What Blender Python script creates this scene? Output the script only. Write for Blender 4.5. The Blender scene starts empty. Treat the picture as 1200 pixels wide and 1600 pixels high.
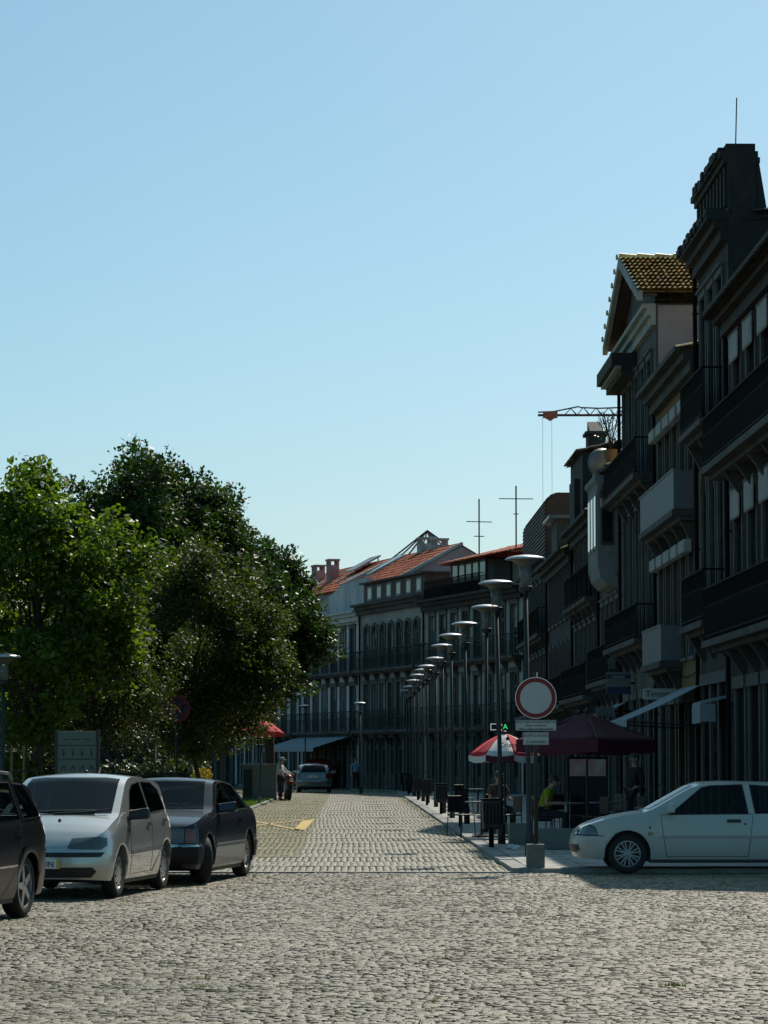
import bpy, bmesh, math, random
import numpy as np
from mathutils import Vector, Matrix
R = math.radians
random.seed(7); rng = np.random.default_rng(11)
sc = bpy.context.scene
COL = sc.collection
# ---------------------------------------------------------------- camera
F = 4800.0                      # focal length in pixels of the 1600 px high photograph
CH = 1.68                       # eye height
cd = bpy.data.cameras.new('camera'); cam = bpy.data.objects.new('camera', cd); COL.objects.link(cam)
cd.lens = F / 1600 * 36; cd.sensor_width = 36; cd.sensor_fit = 'AUTO'; cd.clip_end = 3000; cd.clip_start = 0.5
cam.location = (0, 0, CH); cam.rotation_euler = (R(90) + math.atan(385 / F), 0, 0)
sc.camera = cam
# ---------------------------------------------------------------- sky and sun
SUN_AZ, SUN_EL = R(22), R(45)   # clockwise from +Y (into the picture), above the horizon
w = bpy.data.worlds.new('World'); sc.world = w; w.use_nodes = True
nt = w.node_tree; nt.nodes.clear()
sky = nt.nodes.new('ShaderNodeTexSky'); sky.sky_type = 'NISHITA'; sky.sun_disc = False
sky.sun_elevation = SUN_EL; sky.sun_rotation = SUN_AZ
sky.altitude = 0; sky.air_density = 0.85; sky.dust_density = 1.2; sky.ozone_density = 8
bg = nt.nodes.new('ShaderNodeBackground'); bg.inputs[1].default_value = 0.1
tint = nt.nodes.new('ShaderNodeMix'); tint.data_type = 'RGBA'; tint.blend_type = 'MULTIPLY'; tint.inputs[0].default_value = 1
tint.inputs[7].default_value = (1.19, 1.13, .975, 1)       # one even white balance over the whole sky
out = nt.nodes.new('ShaderNodeOutputWorld')
sp = nt.nodes.new('ShaderNodeSeparateColor'); cb = nt.nodes.new('ShaderNodeCombineColor'); nt.links.new(sky.outputs[0], sp.inputs[0])
for ch, gm in enumerate((1.08, .87, .95)):               # film response of the whole sky, the same in every direction
    a_ = nt.nodes.new('ShaderNodeMath'); a_.operation = 'MULTIPLY'; a_.inputs[1].default_value = .1; b_ = nt.nodes.new('ShaderNodeMath'); b_.operation = 'POWER'; b_.inputs[1].default_value = gm
    c_ = nt.nodes.new('ShaderNodeMath'); c_.operation = 'MULTIPLY'; c_.inputs[1].default_value = 10
    nt.links.new(sp.outputs[ch], a_.inputs[0]); nt.links.new(a_.outputs[0], b_.inputs[0]); nt.links.new(b_.outputs[0], c_.inputs[0]); nt.links.new(c_.outputs[0], cb.inputs[ch])
nt.links.new(cb.outputs[0], tint.inputs[6]); nt.links.new(tint.outputs[2], bg.inputs[0]); nt.links.new(bg.outputs[0], out.inputs[0])
sd = bpy.data.lights.new('sun', 'SUN'); sun = bpy.data.objects.new('sun', sd); COL.objects.link(sun)
sd.energy = 4.2; sd.angle = R(0.53); sd.color = (1.0, 0.93, 0.80)
sdir = Vector((math.sin(SUN_AZ) * math.cos(SUN_EL), math.cos(SUN_AZ) * math.cos(SUN_EL), math.sin(SUN_EL)))
sun.rotation_euler = sdir.to_track_quat('Z', 'Y').to_euler(); sun.location = (30, 60, 60)
vs = sc.view_settings
vs.view_transform = 'Standard'; vs.look = 'None'; vs.gamma = 1.0; vs.exposure = 0.0; vs.use_curve_mapping = False
sc.cycles.use_denoising = True; sc.cycles.max_bounces = 6; sc.cycles.transparent_max_bounces = 12

# ---------------------------------------------------------------- materials
MATS = {}
def mat(name, col, rough=0.7, metal=0.0, var=0.25, scale=3.0, bump=0.0, bscale=40.0, stretch=(1, 1, 1),
        col2=None, coat=0.0, spec=0.5, trans=0.0, dirt=None, dscale=0.6, emit=None, estr=0.0, alpha=1.0, island=0):
    """noise-varied principled material in object space"""
    if name in MATS: return MATS[name]
    m = bpy.data.materials.new(name); m.use_nodes = True; t = m.node_tree
    b = t.nodes['Principled BSDF']; L = t.links.new
    co = t.nodes.new('ShaderNodeTexCoord'); mp = t.nodes.new('ShaderNodeMapping'); mp.inputs['Scale'].default_value = stretch
    geo = t.nodes.new('ShaderNodeNewGeometry')
    L(geo.outputs['Position'] if name.startswith('w_') else co.outputs['Object'], mp.inputs[0])
    n = t.nodes.new('ShaderNodeTexNoise'); n.inputs['Scale'].default_value = scale; n.inputs['Detail'].default_value = 6
    n.inputs['Roughness'].default_value = 0.62; L(mp.outputs[0], n.inputs['Vector'])
    rp = t.nodes.new('ShaderNodeMapRange'); rp.inputs[1].default_value = 0.3; rp.inputs[2].default_value = 0.7
    L(n.outputs[0], rp.inputs[0])
    mx = t.nodes.new('ShaderNodeMix'); mx.data_type = 'RGBA'
    c2 = col2 if col2 else tuple(min(1, c * (1 + var)) for c in col)
    c1 = tuple(c * (1 - var) for c in col)
    mx.inputs[6].default_value = (*c1, 1); mx.inputs[7].default_value = (*c2, 1)
    L(rp.outputs[0], mx.inputs[0]); last = mx.outputs[2]
    if island:
        oi = t.nodes.new('ShaderNodeObjectInfo'); ad = t.nodes.new('ShaderNodeMath'); ad.operation = 'ADD'; fr = t.nodes.new('ShaderNodeMath'); fr.operation = 'FRACT'
        L(geo.outputs['Random Per Island'], ad.inputs[0]); L(oi.outputs['Random'], ad.inputs[1]); L(ad.outputs[0], fr.inputs[0])
        ir = t.nodes.new('ShaderNodeMapRange'); ir.inputs[3].default_value = 1 - island; ir.inputs[4].default_value = 1 + island; L(fr.outputs[0], ir.inputs[0])
        im = t.nodes.new('ShaderNodeVectorMath'); im.operation = 'SCALE'; L(last, im.inputs[0]); L(ir.outputs[0], im.inputs[3]); last = im.outputs[0]
    if dirt:
        n2 = t.nodes.new('ShaderNodeTexNoise'); n2.inputs['Scale'].default_value = dscale; n2.inputs['Detail'].default_value = 8
        n2.inputs['Roughness'].default_value = 0.7; L(mp.outputs[0], n2.inputs['Vector'])
        r2 = t.nodes.new('ShaderNodeMapRange'); r2.inputs[1].default_value = 0.48; r2.inputs[2].default_value = 0.62
        L(n2.outputs[0], r2.inputs[0])
        m2 = t.nodes.new('ShaderNodeMix'); m2.data_type = 'RGBA'; L(r2.outputs[0], m2.inputs[0]); L(last, m2.inputs[6])
        m2.inputs[7].default_value = (*dirt, 1); last = m2.outputs[2]
    L(last, b.inputs['Base Color'])
    b.inputs['Roughness'].default_value = rough; b.inputs['Metallic'].default_value = metal
    b.inputs['Specular IOR Level'].default_value = spec; b.inputs['Coat Weight'].default_value = coat
    b.inputs['Coat Roughness'].default_value = 0.04; b.inputs['Transmission Weight'].default_value = trans
    b.inputs['Alpha'].default_value = alpha
    if emit: b.inputs['Emission Color'].default_value = (*emit, 1); b.inputs['Emission Strength'].default_value = estr
    if bump:
        nb = t.nodes.new('ShaderNodeTexNoise'); nb.inputs['Scale'].default_value = bscale; nb.inputs['Detail'].default_value = 5
        L(mp.outputs[0], nb.inputs['Vector'])
        bp = t.nodes.new('ShaderNodeBump'); bp.inputs['Strength'].default_value = bump; bp.inputs['Distance'].default_value = 0.02
        L(nb.outputs[0], bp.inputs['Height']); L(bp.outputs[0], b.inputs['Normal'])
    MATS[name] = m
    return m
def leaf_mat(name, c_lo, c_hi, tr, trw=0.5, rough=0.38, scale=0.8):
    m = bpy.data.materials.new(name); m.use_nodes = True; t = m.node_tree; L = t.links.new
    b = t.nodes['Principled BSDF']; o = t.nodes['Material Output']
    geo = t.nodes.new('ShaderNodeNewGeometry')
    n = t.nodes.new('ShaderNodeTexNoise'); n.inputs['Scale'].default_value = scale; n.inputs['Detail'].default_value = 4
    L(geo.outputs['Position'], n.inputs['Vector'])
    ad = t.nodes.new('ShaderNodeMath'); ad.operation = 'MULTIPLY_ADD'; ad.inputs[1].default_value = 0.5
    L(geo.outputs['Random Per Island'], ad.inputs[0]); L(n.outputs[0], ad.inputs[2])
    rp = t.nodes.new('ShaderNodeMapRange'); rp.inputs[1].default_value = 0.45; rp.inputs[2].default_value = 1.05; L(ad.outputs[0], rp.inputs[0])
    mx = t.nodes.new('ShaderNodeMix'); mx.data_type = 'RGBA'; mx.inputs[6].default_value = (*c_lo, 1); mx.inputs[7].default_value = (*c_hi, 1)
    L(rp.outputs[0], mx.inputs[0]); L(mx.outputs[2], b.inputs['Base Color']); b.inputs['Roughness'].default_value = rough
    tb = t.nodes.new('ShaderNodeBsdfTranslucent'); m3 = t.nodes.new('ShaderNodeMix'); m3.data_type = 'RGBA'; m3.blend_type = 'MULTIPLY'
    m3.inputs[0].default_value = 1; L(mx.outputs[2], m3.inputs[6]); m3.inputs[7].default_value = (*tr, 1); L(m3.outputs[2], tb.inputs[0])
    ms = t.nodes.new('ShaderNodeMixShader'); ms.inputs[0].default_value = trw
    L(b.outputs[0], ms.inputs[1]); L(tb.outputs[0], ms.inputs[2]); L(ms.outputs[0], o.inputs[0])
    MATS[name] = m
    return m

# ---------------------------------------------------------------- mesh helpers
def obj(name, me, parent=None, loc=None, rot=None):
    o = bpy.data.objects.new(name, me); COL.objects.link(o)
    if parent: o.parent = parent
    if loc is not None: o.location = loc
    if rot is not None: o.rotation_euler = rot
    return o
def tag(o, label=None, cat=None, group=None, kind=None):
    if label: o['label'] = label
    if cat: o['category'] = cat
    if group: o['group'] = group
    if kind: o['kind'] = kind
    return o
def thing(name, label, cat, loc=(0, 0, 0), rz=0.0, group=None):
    o = bpy.data.objects.new(name, None); COL.objects.link(o); o.empty_display_size = 0.2
    o.location = loc; o.rotation_euler = (0, 0, rz)
    return tag(o, label, cat, group)
def copy_tree(o, parent=None):
    c = o.copy(); COL.objects.link(c)
    if parent: c.parent = parent
    for ch in list(o.children): copy_tree(ch, c)
    return c
class MB:
    def __init__(s): s.v = []; s.f = []; s.sm = False
    def add(s, vs, fs):
        b = len(s.v); s.v += [tuple(p) for p in vs]; s.f += [tuple(i + b for i in f) for f in fs]; return s
    def box(s, x0, x1, y0, y1, z0, z1):
        return s.add([(x0, y0, z0), (x1, y0, z0), (x1, y1, z0), (x0, y1, z0), (x0, y0, z1), (x1, y0, z1), (x1, y1, z1), (x0, y1, z1)],
                     [(0, 3, 2, 1), (4, 5, 6, 7), (0, 1, 5, 4), (1, 2, 6, 5), (2, 3, 7, 6), (3, 0, 4, 7)])
    def taper(s, cx, cy, z0, z1, a0, b0, a1, b1):
        q = lambda a, b, z: [(cx - a, cy - b, z), (cx + a, cy - b, z), (cx + a, cy + b, z), (cx - a, cy + b, z)]
        return s.add(q(a0, b0, z0) + q(a1, b1, z1), [(0, 3, 2, 1), (4, 5, 6, 7), (0, 1, 5, 4), (1, 2, 6, 5), (2, 3, 7, 6), (3, 0, 4, 7)])
    def hexa(s, p):  # 8 corner points, bottom four then top four
        return s.add(p, [(0, 3, 2, 1), (4, 5, 6, 7), (0, 1, 5, 4), (1, 2, 6, 5), (2, 3, 7, 6), (3, 0, 4, 7)])
    def lathe(s, prof, n=16, c=(0, 0, 0), axis='z', cap=True):
        vs, fs = [], []
        for r, h in prof:
            for k in range(n):
                a = 2 * math.pi * k / n; x, y = r * math.cos(a), r * math.sin(a)
                p = (x, y, h) if axis == 'z' else ((x, h, y) if axis == 'y' else (h, x, y))
                vs.append((p[0] + c[0], p[1] + c[1], p[2] + c[2]))
        for i in range(len(prof) - 1):
            for k in range(n):
                fs.append((i * n + k, i * n + (k + 1) % n, (i + 1) * n + (k + 1) % n, (i + 1) * n + k))
        if cap:
            fs.append(tuple(range(n))[::-1]); fs.append(tuple((len(prof) - 1) * n + k for k in range(n)))
        return s.add(vs, fs)
    def tube(s, pts, r, n=8):
        pts = [Vector(p) for p in pts]; rs = r if isinstance(r, (list, tuple)) else [r] * len(pts)
        vs, fs = [], []; up = None
        for i, p in enumerate(pts):
            d = (pts[min(i + 1, len(pts) - 1)] - pts[max(i - 1, 0)]).normalized()
            if up is None: up = d.orthogonal().normalized()
            up = (up - d * up.dot(d)).normalized(); sd_ = d.cross(up)
            for k in range(n):
                a = 2 * math.pi * k / n; vs.append(p + (up * math.cos(a) + sd_ * math.sin(a)) * rs[i])
        for i in range(len(pts) - 1):
            for k in range(n): fs.append((i * n + k, i * n + (k + 1) % n, (i + 1) * n + (k + 1) % n, (i + 1) * n + k))
        fs.append(tuple(range(n))[::-1]); fs.append(tuple((len(pts) - 1) * n + k for k in range(n)))
        return s.add(vs, fs)
    def prism(s, poly, y0, y1):     # polygon in x,z extruded along y
        n = len(poly)
        return s.add([(x, y0, z) for x, z in poly] + [(x, y1, z) for x, z in poly],
                     [tuple(range(n)), tuple(range(2 * n - 1, n - 1, -1))] + [(i, n + i, n + (i + 1) % n, (i + 1) % n) for i in range(n)])
    def sphere(s, c, r, n=10, m=7, sq=(1, 1, 1)):
        prof = [(max(1e-4, math.sin(math.pi * i / m)) , -math.cos(math.pi * i / m)) for i in range(m + 1)]
        b = len(s.v); s.lathe([(a, h) for a, h in prof], n, cap=False)
        s.v[b:] = [(c[0] + x * r * sq[0], c[1] + y * r * sq[1], c[2] + z * r * sq[2]) for x, y, z in s.v[b:]]
        return s
    def mesh(s, name, m=None, smooth=False, angle=None):
        me = bpy.data.meshes.new(name); me.from_pydata(s.v, [], s.f)
        bm = bmesh.new(); bm.from_mesh(me); bmesh.ops.recalc_face_normals(bm, faces=bm.faces); bm.to_mesh(me); bm.free()
        if m: me.materials.append(m)
        if smooth or angle:
            me.polygons.foreach_set('use_smooth', [True] * len(me.polygons))
            if angle: me.set_sharp_from_angle(angle=R(angle))
        me.update(); return me
    def build(s, name, m, parent=None, loc=None, rot=None, smooth=False, angle=None, bevel=0):
        o = obj(name, s.mesh(name, m, smooth, angle), parent, loc, rot)
        if bevel:
            b = o.modifiers.new('bevel', 'BEVEL'); b.width = bevel; b.segments = 2; b.limit_method = 'ANGLE'; b.angle_limit = R(40)
        return o
def np_mesh(name, v, f, m=None, smooth=False):
    v = np.asarray(v, np.float32); f = np.asarray(f, np.int32); k = f.shape[1]
    me = bpy.data.meshes.new(name); me.vertices.add(len(v)); me.vertices.foreach_set('co', v.ravel())
    me.loops.add(f.size); me.loops.foreach_set('vertex_index', f.ravel())
    me.polygons.add(len(f)); me.polygons.foreach_set('loop_start', np.arange(0, f.size, k, dtype=np.int32))
    me.update(calc_edges=True); me.validate()
    if m: me.materials.append(m)
    if smooth: me.polygons.foreach_set('use_smooth', [True] * len(me.polygons))
    return me
def text_mesh(txt, size, m, depth=0.004, align='CENTER'):
    cu = bpy.data.curves.new('t', 'FONT'); cu.body = txt; cu.size = size; cu.align_x = align; cu.align_y = 'CENTER'; cu.extrude = depth
    cu.resolution_u = 2
    o = bpy.data.objects.new('t', cu); COL.objects.link(o)
    dg = bpy.context.evaluated_depsgraph_get(); me = bpy.data.meshes.new_from_object(o.evaluated_get(dg))
    bpy.data.objects.remove(o); me.materials.clear(); me.materials.append(m); return me
def lettering(txt, size, m, parent, loc, rot):
    return obj('lettering', text_mesh(txt, size, m), parent, loc, rot)
def gpt(px, py):                # ground point seen at a photograph pixel (used once, for real places)
    d = F * CH / (py - 1185); return Vector(((px - 600) / F * d, d, 0))
def at(px, d, z=0): return Vector(((px - 600) / F * d, d, z))
def sx(off, d): return off - 0.0117 * d          # the street runs slightly to the left
# ---------------------------------------------------------------- palette
M = {}
M['sett'] = mat('w_sett', (.178, .147, .099), .58, var=.32, scale=9, bump=.5, bscale=60, dirt=(.105, .09, .05), dscale=.3, island=.34)
M['sett2'] = mat('w_sett_street', (.195, .17, .12), .6, var=.22, scale=5, bump=.4, bscale=50, dirt=(.18, .17, .105), dscale=.35, island=.15)
M['sett3'] = mat('w_sett_mossy', (.185, .165, .098), .75, var=.25, scale=5, bump=.4, bscale=50, dirt=(.16, .145, .04), dscale=.5, island=.15)
M['joint2'] = mat('w_joint_moss', (.06, .056, .022), .95, var=.4, scale=4, col2=(.10, .095, .03), bump=.5, bscale=80)
M['joint'] = mat('w_joint', (.09, .07, .038), .95, var=.4, scale=2, col2=(.17, .125, .06), bump=.5, bscale=80)
M['earth'] = mat('w_earth', (.10, .095, .075), .95, var=.4, scale=.6, bump=.3, bscale=20)
M['slab'] = mat('w_slab', (.36, .345, .31), .75, var=.2, scale=4, bump=.25, bscale=50, dirt=(.22, .21, .18), dscale=.8)
M['kerb'] = mat('w_kerb', (.27, .265, .25), .8, var=.3, scale=6, bump=.3, bscale=60)
M['grass'] = mat('w_grass', (.05, .10, .015), .8, var=.4, scale=3, col2=(.09, .16, .02), bump=.8, bscale=30)
M['yellow'] = mat('w_yellow_paint', (.6, .39, .05), .7, var=.25, scale=10, dirt=(.21, .18, .10), dscale=5)
M['concrete'] = mat('concrete', (.19, .19, .17), .85, var=.2, scale=4, bump=.3, bscale=40, dirt=(.18, .18, .14), dscale=2)
M['granite'] = mat('granite', (.065, .062, .057), .85, var=.35, scale=2.5, bump=.3, bscale=30, dirt=(.032, .031, .029), dscale=.5, stretch=(1, 1, .45))
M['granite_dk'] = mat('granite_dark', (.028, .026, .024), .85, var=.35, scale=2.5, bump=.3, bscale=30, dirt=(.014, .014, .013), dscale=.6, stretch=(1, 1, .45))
M['plaster'] = mat('plaster_pale', (.5, .51, .51), .9, var=.15, scale=1.5, bump=.1, bscale=20, dirt=(.28, .28, .275), dscale=.5, stretch=(1, 1, .4))
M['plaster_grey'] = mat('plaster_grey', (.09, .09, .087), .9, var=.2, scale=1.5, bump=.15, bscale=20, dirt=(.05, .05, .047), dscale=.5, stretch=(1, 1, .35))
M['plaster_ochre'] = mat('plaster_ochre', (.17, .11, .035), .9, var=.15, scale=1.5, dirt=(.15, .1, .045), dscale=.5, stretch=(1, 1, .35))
M['plaster_pink'] = mat('plaster_pink', (.36, .27, .27), .9, var=.12, scale=1.5, dirt=(.28, .2, .2), dscale=.5)
M['plaster_white'] = mat('plaster_white', (.36, .36, .35), .9, var=.1, scale=1.5, dirt=(.25, .25, .24), dscale=.6)
M['plaster_hazed'] = mat('plaster_hazed', (.33, .33, .31), .9, var=.2, scale=1.2, bump=.15, bscale=20, dirt=(.24, .24, .225), dscale=.4, stretch=(1, 1, .35))  # plaster lightened to paint in the haze over the far row
M['granite_hazed'] = mat('granite_hazed', (.31, .305, .285), .85, var=.3, scale=2, bump=.3, bscale=30, dirt=(.21, .205, .19), dscale=.4, stretch=(1, 1, .45))  # paler granite copy, distance haze put into its colour
M['tilewall'] = mat('tilewall', (.10, .12, .13), .35, var=.25, scale=6, dirt=(.06, .07, .075), dscale=1)
M['sash'] = mat('sash_paint', (.17, .18, .185), .5, var=.12, scale=3)
M['sash_dk'] = mat('sash_dark', (.05, .04, .03), .5, var=.2, scale=3)
M['surround'] = mat('surround_stone', (.085, .085, .082), .8, var=.25, scale=3, bump=.2, bscale=30)
M['pane'] = mat('pane_glass', (.018, .022, .024), .08, var=.2, scale=.5, spec=.6)
M['pane2'] = mat('pane_curtain', (.16, .17, .17), .12, var=.35, scale=3, stretch=(4, 1, .3))
M['iron_far'] = mat('iron_lightened', (.03, .031, .032), .8, var=.2, scale=4, spec=.2)  # lighter copy of the wrought iron, lifting the far row's dark balcony bands
M['oriel'] = mat('oriel_plaster', (.2, .205, .205), .9, var=.15, scale=1.5, dirt=(.14, .14, .135), dscale=.5)
M['iron'] = mat('wrought_iron', (.006, .006, .006), .8, var=.2, scale=8, spec=.15)
M['panel_grey'] = mat('balcony_panel', (.135, .143, .15), .6, var=.08, scale=2)
M['tile'] = mat('roof_tile', (.52, .135, .06), .7, spec=.25, var=.45, scale=1.2, bump=.2, bscale=30, dirt=(.34, .1, .05), dscale=.7)
M['tile_old'] = mat('roof_tile_old', (.72, .50, .18), .36, spec=.5, var=.45, scale=3.5, bump=.2, bscale=30, dirt=(.46, .27, .1), dscale=1.3, island=.25)
M['tile_dark'] = mat('roof_tile_dark', (.06, .04, .025), .8, var=.4, scale=2.5)
M['zinc'] = mat('zinc', (.2, .21, .22), .45, metal=.4, var=.2, scale=2)
M['slat'] = mat('slat_wood', (.06, .035, .028), .7, var=.3, scale=2)
M['steel'] = mat('galvanised', (.035, .037, .038), .55, metal=.3, var=.15, scale=6)
M['lampmetal'] = mat('lamp_metal', (.48, .51, .54), .4, metal=.6, var=.12, scale=5)
M['lampwhite'] = mat('lamp_reflector', (.12, .12, .115), .5, var=.05)
M['lampglass'] = mat('lamp_glass', (.2, .2, .195), .2, var=.05, alpha=.55)
M['black'] = mat('black_plastic', (.014, .014, .015), .5, var=.15)
M['rubber'] = mat('rubber', (.014, .014, .014), .8, var=.2, scale=10)
M['chrome'] = mat('chrome', (.7, .7, .7), .12, metal=1, var=.04)
M['alloy'] = mat('alloy', (.42, .42, .43), .3, metal=.85, var=.06)
M['alloy_pale'] = mat('alloy_pale', (.3, .305, .31), .4, metal=.4, var=.06)
M['glass_car'] = mat('car_glass', (.003, .004, .005), .03, var=.3, col2=(.016, .021, .023), scale=1.6, spec=.42)
def glass_mat(name, tint, boost):
    m = bpy.data.materials.new(name); m.use_nodes = True; t = m.node_tree; L = t.links.new; t.nodes.remove(t.nodes['Principled BSDF']); o = t.nodes['Material Output']
    tr = t.nodes.new('ShaderNodeBsdfTransparent'); tr.inputs[0].default_value = (*tint, 1); gl = t.nodes.new('ShaderNodeBsdfGlossy'); gl.inputs['Roughness'].default_value = .02
    fr = t.nodes.new('ShaderNodeFresnel'); fr.inputs[0].default_value = 1.42; mu = t.nodes.new('ShaderNodeMath'); mu.operation = 'MULTIPLY'; mu.inputs[1].default_value = boost; L(fr.outputs[0], mu.inputs[0])
    ms = t.nodes.new('ShaderNodeMixShader'); L(mu.outputs[0], ms.inputs[0]); L(tr.outputs[0], ms.inputs[1]); L(gl.outputs[0], ms.inputs[2]); L(ms.outputs[0], o.inputs[0]); return m
M['glass_car'] = glass_mat('car_window_glass', (.42, .47, .46), .85)
M['trimdark'] = mat('interior_fabric', (.018, .018, .02), .9, var=.25, scale=8)
M['lens'] = mat('lamp_lens', (.06, .063, .066), .06, var=.3, scale=14, spec=.9, coat=1)
M['lens_red'] = mat('lamp_lens_red', (.16, .01, .01), .12, var=.2, scale=10, coat=1)
M['lens_amber'] = mat('lamp_lens_amber', (.15, .045, .025), .12, var=.2, coat=1)
M['red'] = mat('red_paint', (.22, .006, .012), .5, var=.08)
M['redcloth'] = mat('red_cloth', (.6, .03, .05), .85, var=.1, scale=6)
M['whitecloth'] = mat('white_cloth', (.72, .71, .70), .85, var=.08, scale=6)
M['maroon'] = mat('maroon_cloth', (.075, .006, .022), .85, var=.15, scale=5)
M['white'] = mat('white_paint', (.72, .72, .70), .45, var=.05)
M['signgrey'] = mat('sign_face', (.50, .49, .46), .5, var=.04)
M['blue'] = mat('blue_paint', (.01, .02, .08), .5, var=.1)
M['greenpale'] = mat('board_green', (.10, .135, .115), .6, var=.06)
M['darkgreen'] = mat('dark_green', (.015, .03, .02), .6, var=.1)
M['bark'] = mat('bark', (.055, .045, .035), .95, var=.4, scale=6, bump=.8, bscale=25, stretch=(1, 1, .3))
M['wood'] = mat('wood', (.16, .10, .05), .7, var=.3, scale=3, stretch=(1, 1, .2))
M['awning'] = mat('awning_cloth', (.27, .30, .33), .8, var=.08, scale=4)
M['skin'] = mat('skin', (.42, .24, .17), .55, var=.06)
M['hair'] = mat('hair', (.05, .045, .04), .7, var=.2)
M['shirt_white'] = mat('shirt_white', (.68, .68, .70), .85, var=.08)
M['shirt_blue'] = mat('shirt_blue', (.18, .26, .38), .85, var=.1)
M['shirt_lime'] = mat('shirt_lime', (.22, .25, .012), .85, var=.1)
M['dark_cloth'] = mat('dark_cloth', (.02, .02, .025), .9, var=.15)
M['jeans'] = mat('jeans', (.03, .035, .05), .9, var=.15)
M['leaf_maple'] = leaf_mat('leaf_maple', (.034, .062, .009), (.10, .158, .018), (2.1, 2.2, .7), .47, .44)
M['leaf_linden'] = leaf_mat('leaf_linden', (.012, .027, .006), (.042, .08, .012), (1.5, 1.7, .6), .4, .46)
M['leaf_young'] = leaf_mat('leaf_young', (.022, .036, .006), (.062, .084, .011), (1.7, 1.7, .6), .46, .52)
M['leaf_hedge'] = leaf_mat('leaf_hedge', (.012, .02, .006), (.035, .06, .012), (1.2, 1.3, .6), .3, .4)
M['flower'] = mat('flower_yellow', (.65, .48, .02), .7, var=.2, scale=20)
# ================================================================ ground, plaza, street, pavement
def sheet(name, pts, z, m, kind='structure'):
    me = bpy.data.meshes.new(name); me.from_pydata([(x, y, z) for x, y in pts], [], [tuple(range(len(pts)))]); me.materials.append(m); me.update()
    o = obj(name, me); tag(o, kind=kind); return o
LABELS = {}
ground = sheet('ground', [(-900, -300), (900, -300), (900, 1500), (-900, 1500)], -0.03, M['earth'])
PL_END = 45.3
plaza = sheet('plaza', [(-40, -30), (40, -30), (40, PL_END), (-40, PL_END)], 0.0, M['joint'])
street = sheet('street', [(sx(-3.3, PL_END), PL_END), (sx(2.55, PL_END), PL_END), (sx(2.55, 150), 150), (2.6, 163), (-12, 214), (-20, 214), (-12, 190), (sx(-3.3, 135), 135)], 0.002, M['joint2'])

def stones(cx, cy, a, b, h, rot, tilt, flat=False):
    """many domed setts as one vertex / face set; 12 verts and 9 quads each"""
    n = len(cx); sg = np.array([[-1, -1], [1, -1], [1, 1], [-1, 1]], float)
    v = np.zeros((n, 12, 3))
    jit = rng.uniform(-.12, .12, (n, 4, 2)) * (.35 if flat else 1)
    for r, (k, zz) in enumerate([(1.0, -.004), (.985, .75), (.93, 1.0)] if flat else [(1.0, -.004), (.95, .62), (.78, 1.0)]):
        q = (sg[None] + jit * (1 if r < 2 else .7)) * k
        lx = q[:, :, 0] * a[:, None]; ly = q[:, :, 1] * b[:, None]
        c, s_ = np.cos(rot)[:, None], np.sin(rot)[:, None]
        v[:, r * 4:r * 4 + 4, 0] = cx[:, None] + lx * c - ly * s_
        v[:, r * 4:r * 4 + 4, 1] = cy[:, None] + lx * s_ + ly * c
        v[:, r * 4:r * 4 + 4, 2] = (h[:, None] * zz if r else -.004) + (lx * tilt[:, :1] + ly * tilt[:, 1:]) * (1 if r else 0)
    f0 = []
    for r in (0, 4):
        for k in range(4): f0.append((r + k, r + (k + 1) % 4, r + 4 + (k + 1) % 4, r + 4 + k))
    f0.append((8, 9, 10, 11)); f0 = np.array(f0)
    f = (f0[None] + (np.arange(n) * 12)[:, None, None]).reshape(-1, 4)
    return v.reshape(-1, 3), f
def pave(name, parent, S, m, single, piece, z0, flat=False):
    """S: columns cx, cy, a, b, h, rot, tx, ty. The first `single` rows become objects of their own, the rest one mesh"""
    S = np.array(S)
    if single:
        tmpl = []
        for k in range(10):
            one = np.ones(1); v, f = stones(np.zeros(1), np.zeros(1), one, one, one, np.zeros(1), np.zeros((1, 2)), flat)
            tmpl.append(np_mesh(piece, v, f, m))
        for k in range(single):
            cx, cy, a, b, h, rt, tx, ty = S[k]
            o = obj(piece, tmpl[k % 10], parent, (cx, cy, z0), (ty, -tx, rt)); o.scale = (a, b, h)
    T = S[single:]
    v, f = stones(T[:, 0], T[:, 1], T[:, 2], T[:, 3], T[:, 4], T[:, 5], T[:, 6:8], flat); v[:, 2] += z0
    o = obj(name, np_mesh(name, v, f, m), parent); tag(o, kind='stuff'); return o
# --- plaza setts in wavy courses
S = []; y = 14.5; k = 0
while y < PL_END - .1:
    pitch = random.uniform(.07, .105); hw = .125 * y + 1.6
    x = -hw - random.random() * .15; ph = k * .13; slope = .045 * math.sin(k * .021 + 1.2)
    while x < hw + (1.5 if y > 30 else 0):
        wd = random.uniform(.06, .12) if random.random() < .88 else random.uniform(.12, .19)
        cx = x + wd / 2
        wav = .10 * math.sin(cx * .9 + y * .15) + .05 * math.sin(cx * 2.3 + ph) + slope * cx
        cy = y + pitch / 2 + wav
        if cy < PL_END - .08:
            low = (math.sin(cx * .7 + y * .33) + math.sin(cx * 1.9 - y * .21)) * .002
            S.append((cx, cy, wd / 2 - random.uniform(.003, .009), pitch / 2 - random.uniform(.003, .011), max(.004, random.gauss(.0062, .0026) + low),
                      random.gauss(slope, .05), random.gauss(0, .05), random.gauss(0, .06)))
        x += wd
    y += pitch; k += 1
def infr(s):
    px = 600 + s[0] / s[1] * F; py = 1185 + F * CH / s[1]
    return -20 < px < 1220 and py < 1604
S.sort(key=lambda s: (0 if infr(s) else 1, s[1]))
pave('plaza_setts', plaza, S, M['sett'], 300, 'sett', 0.0)
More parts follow.
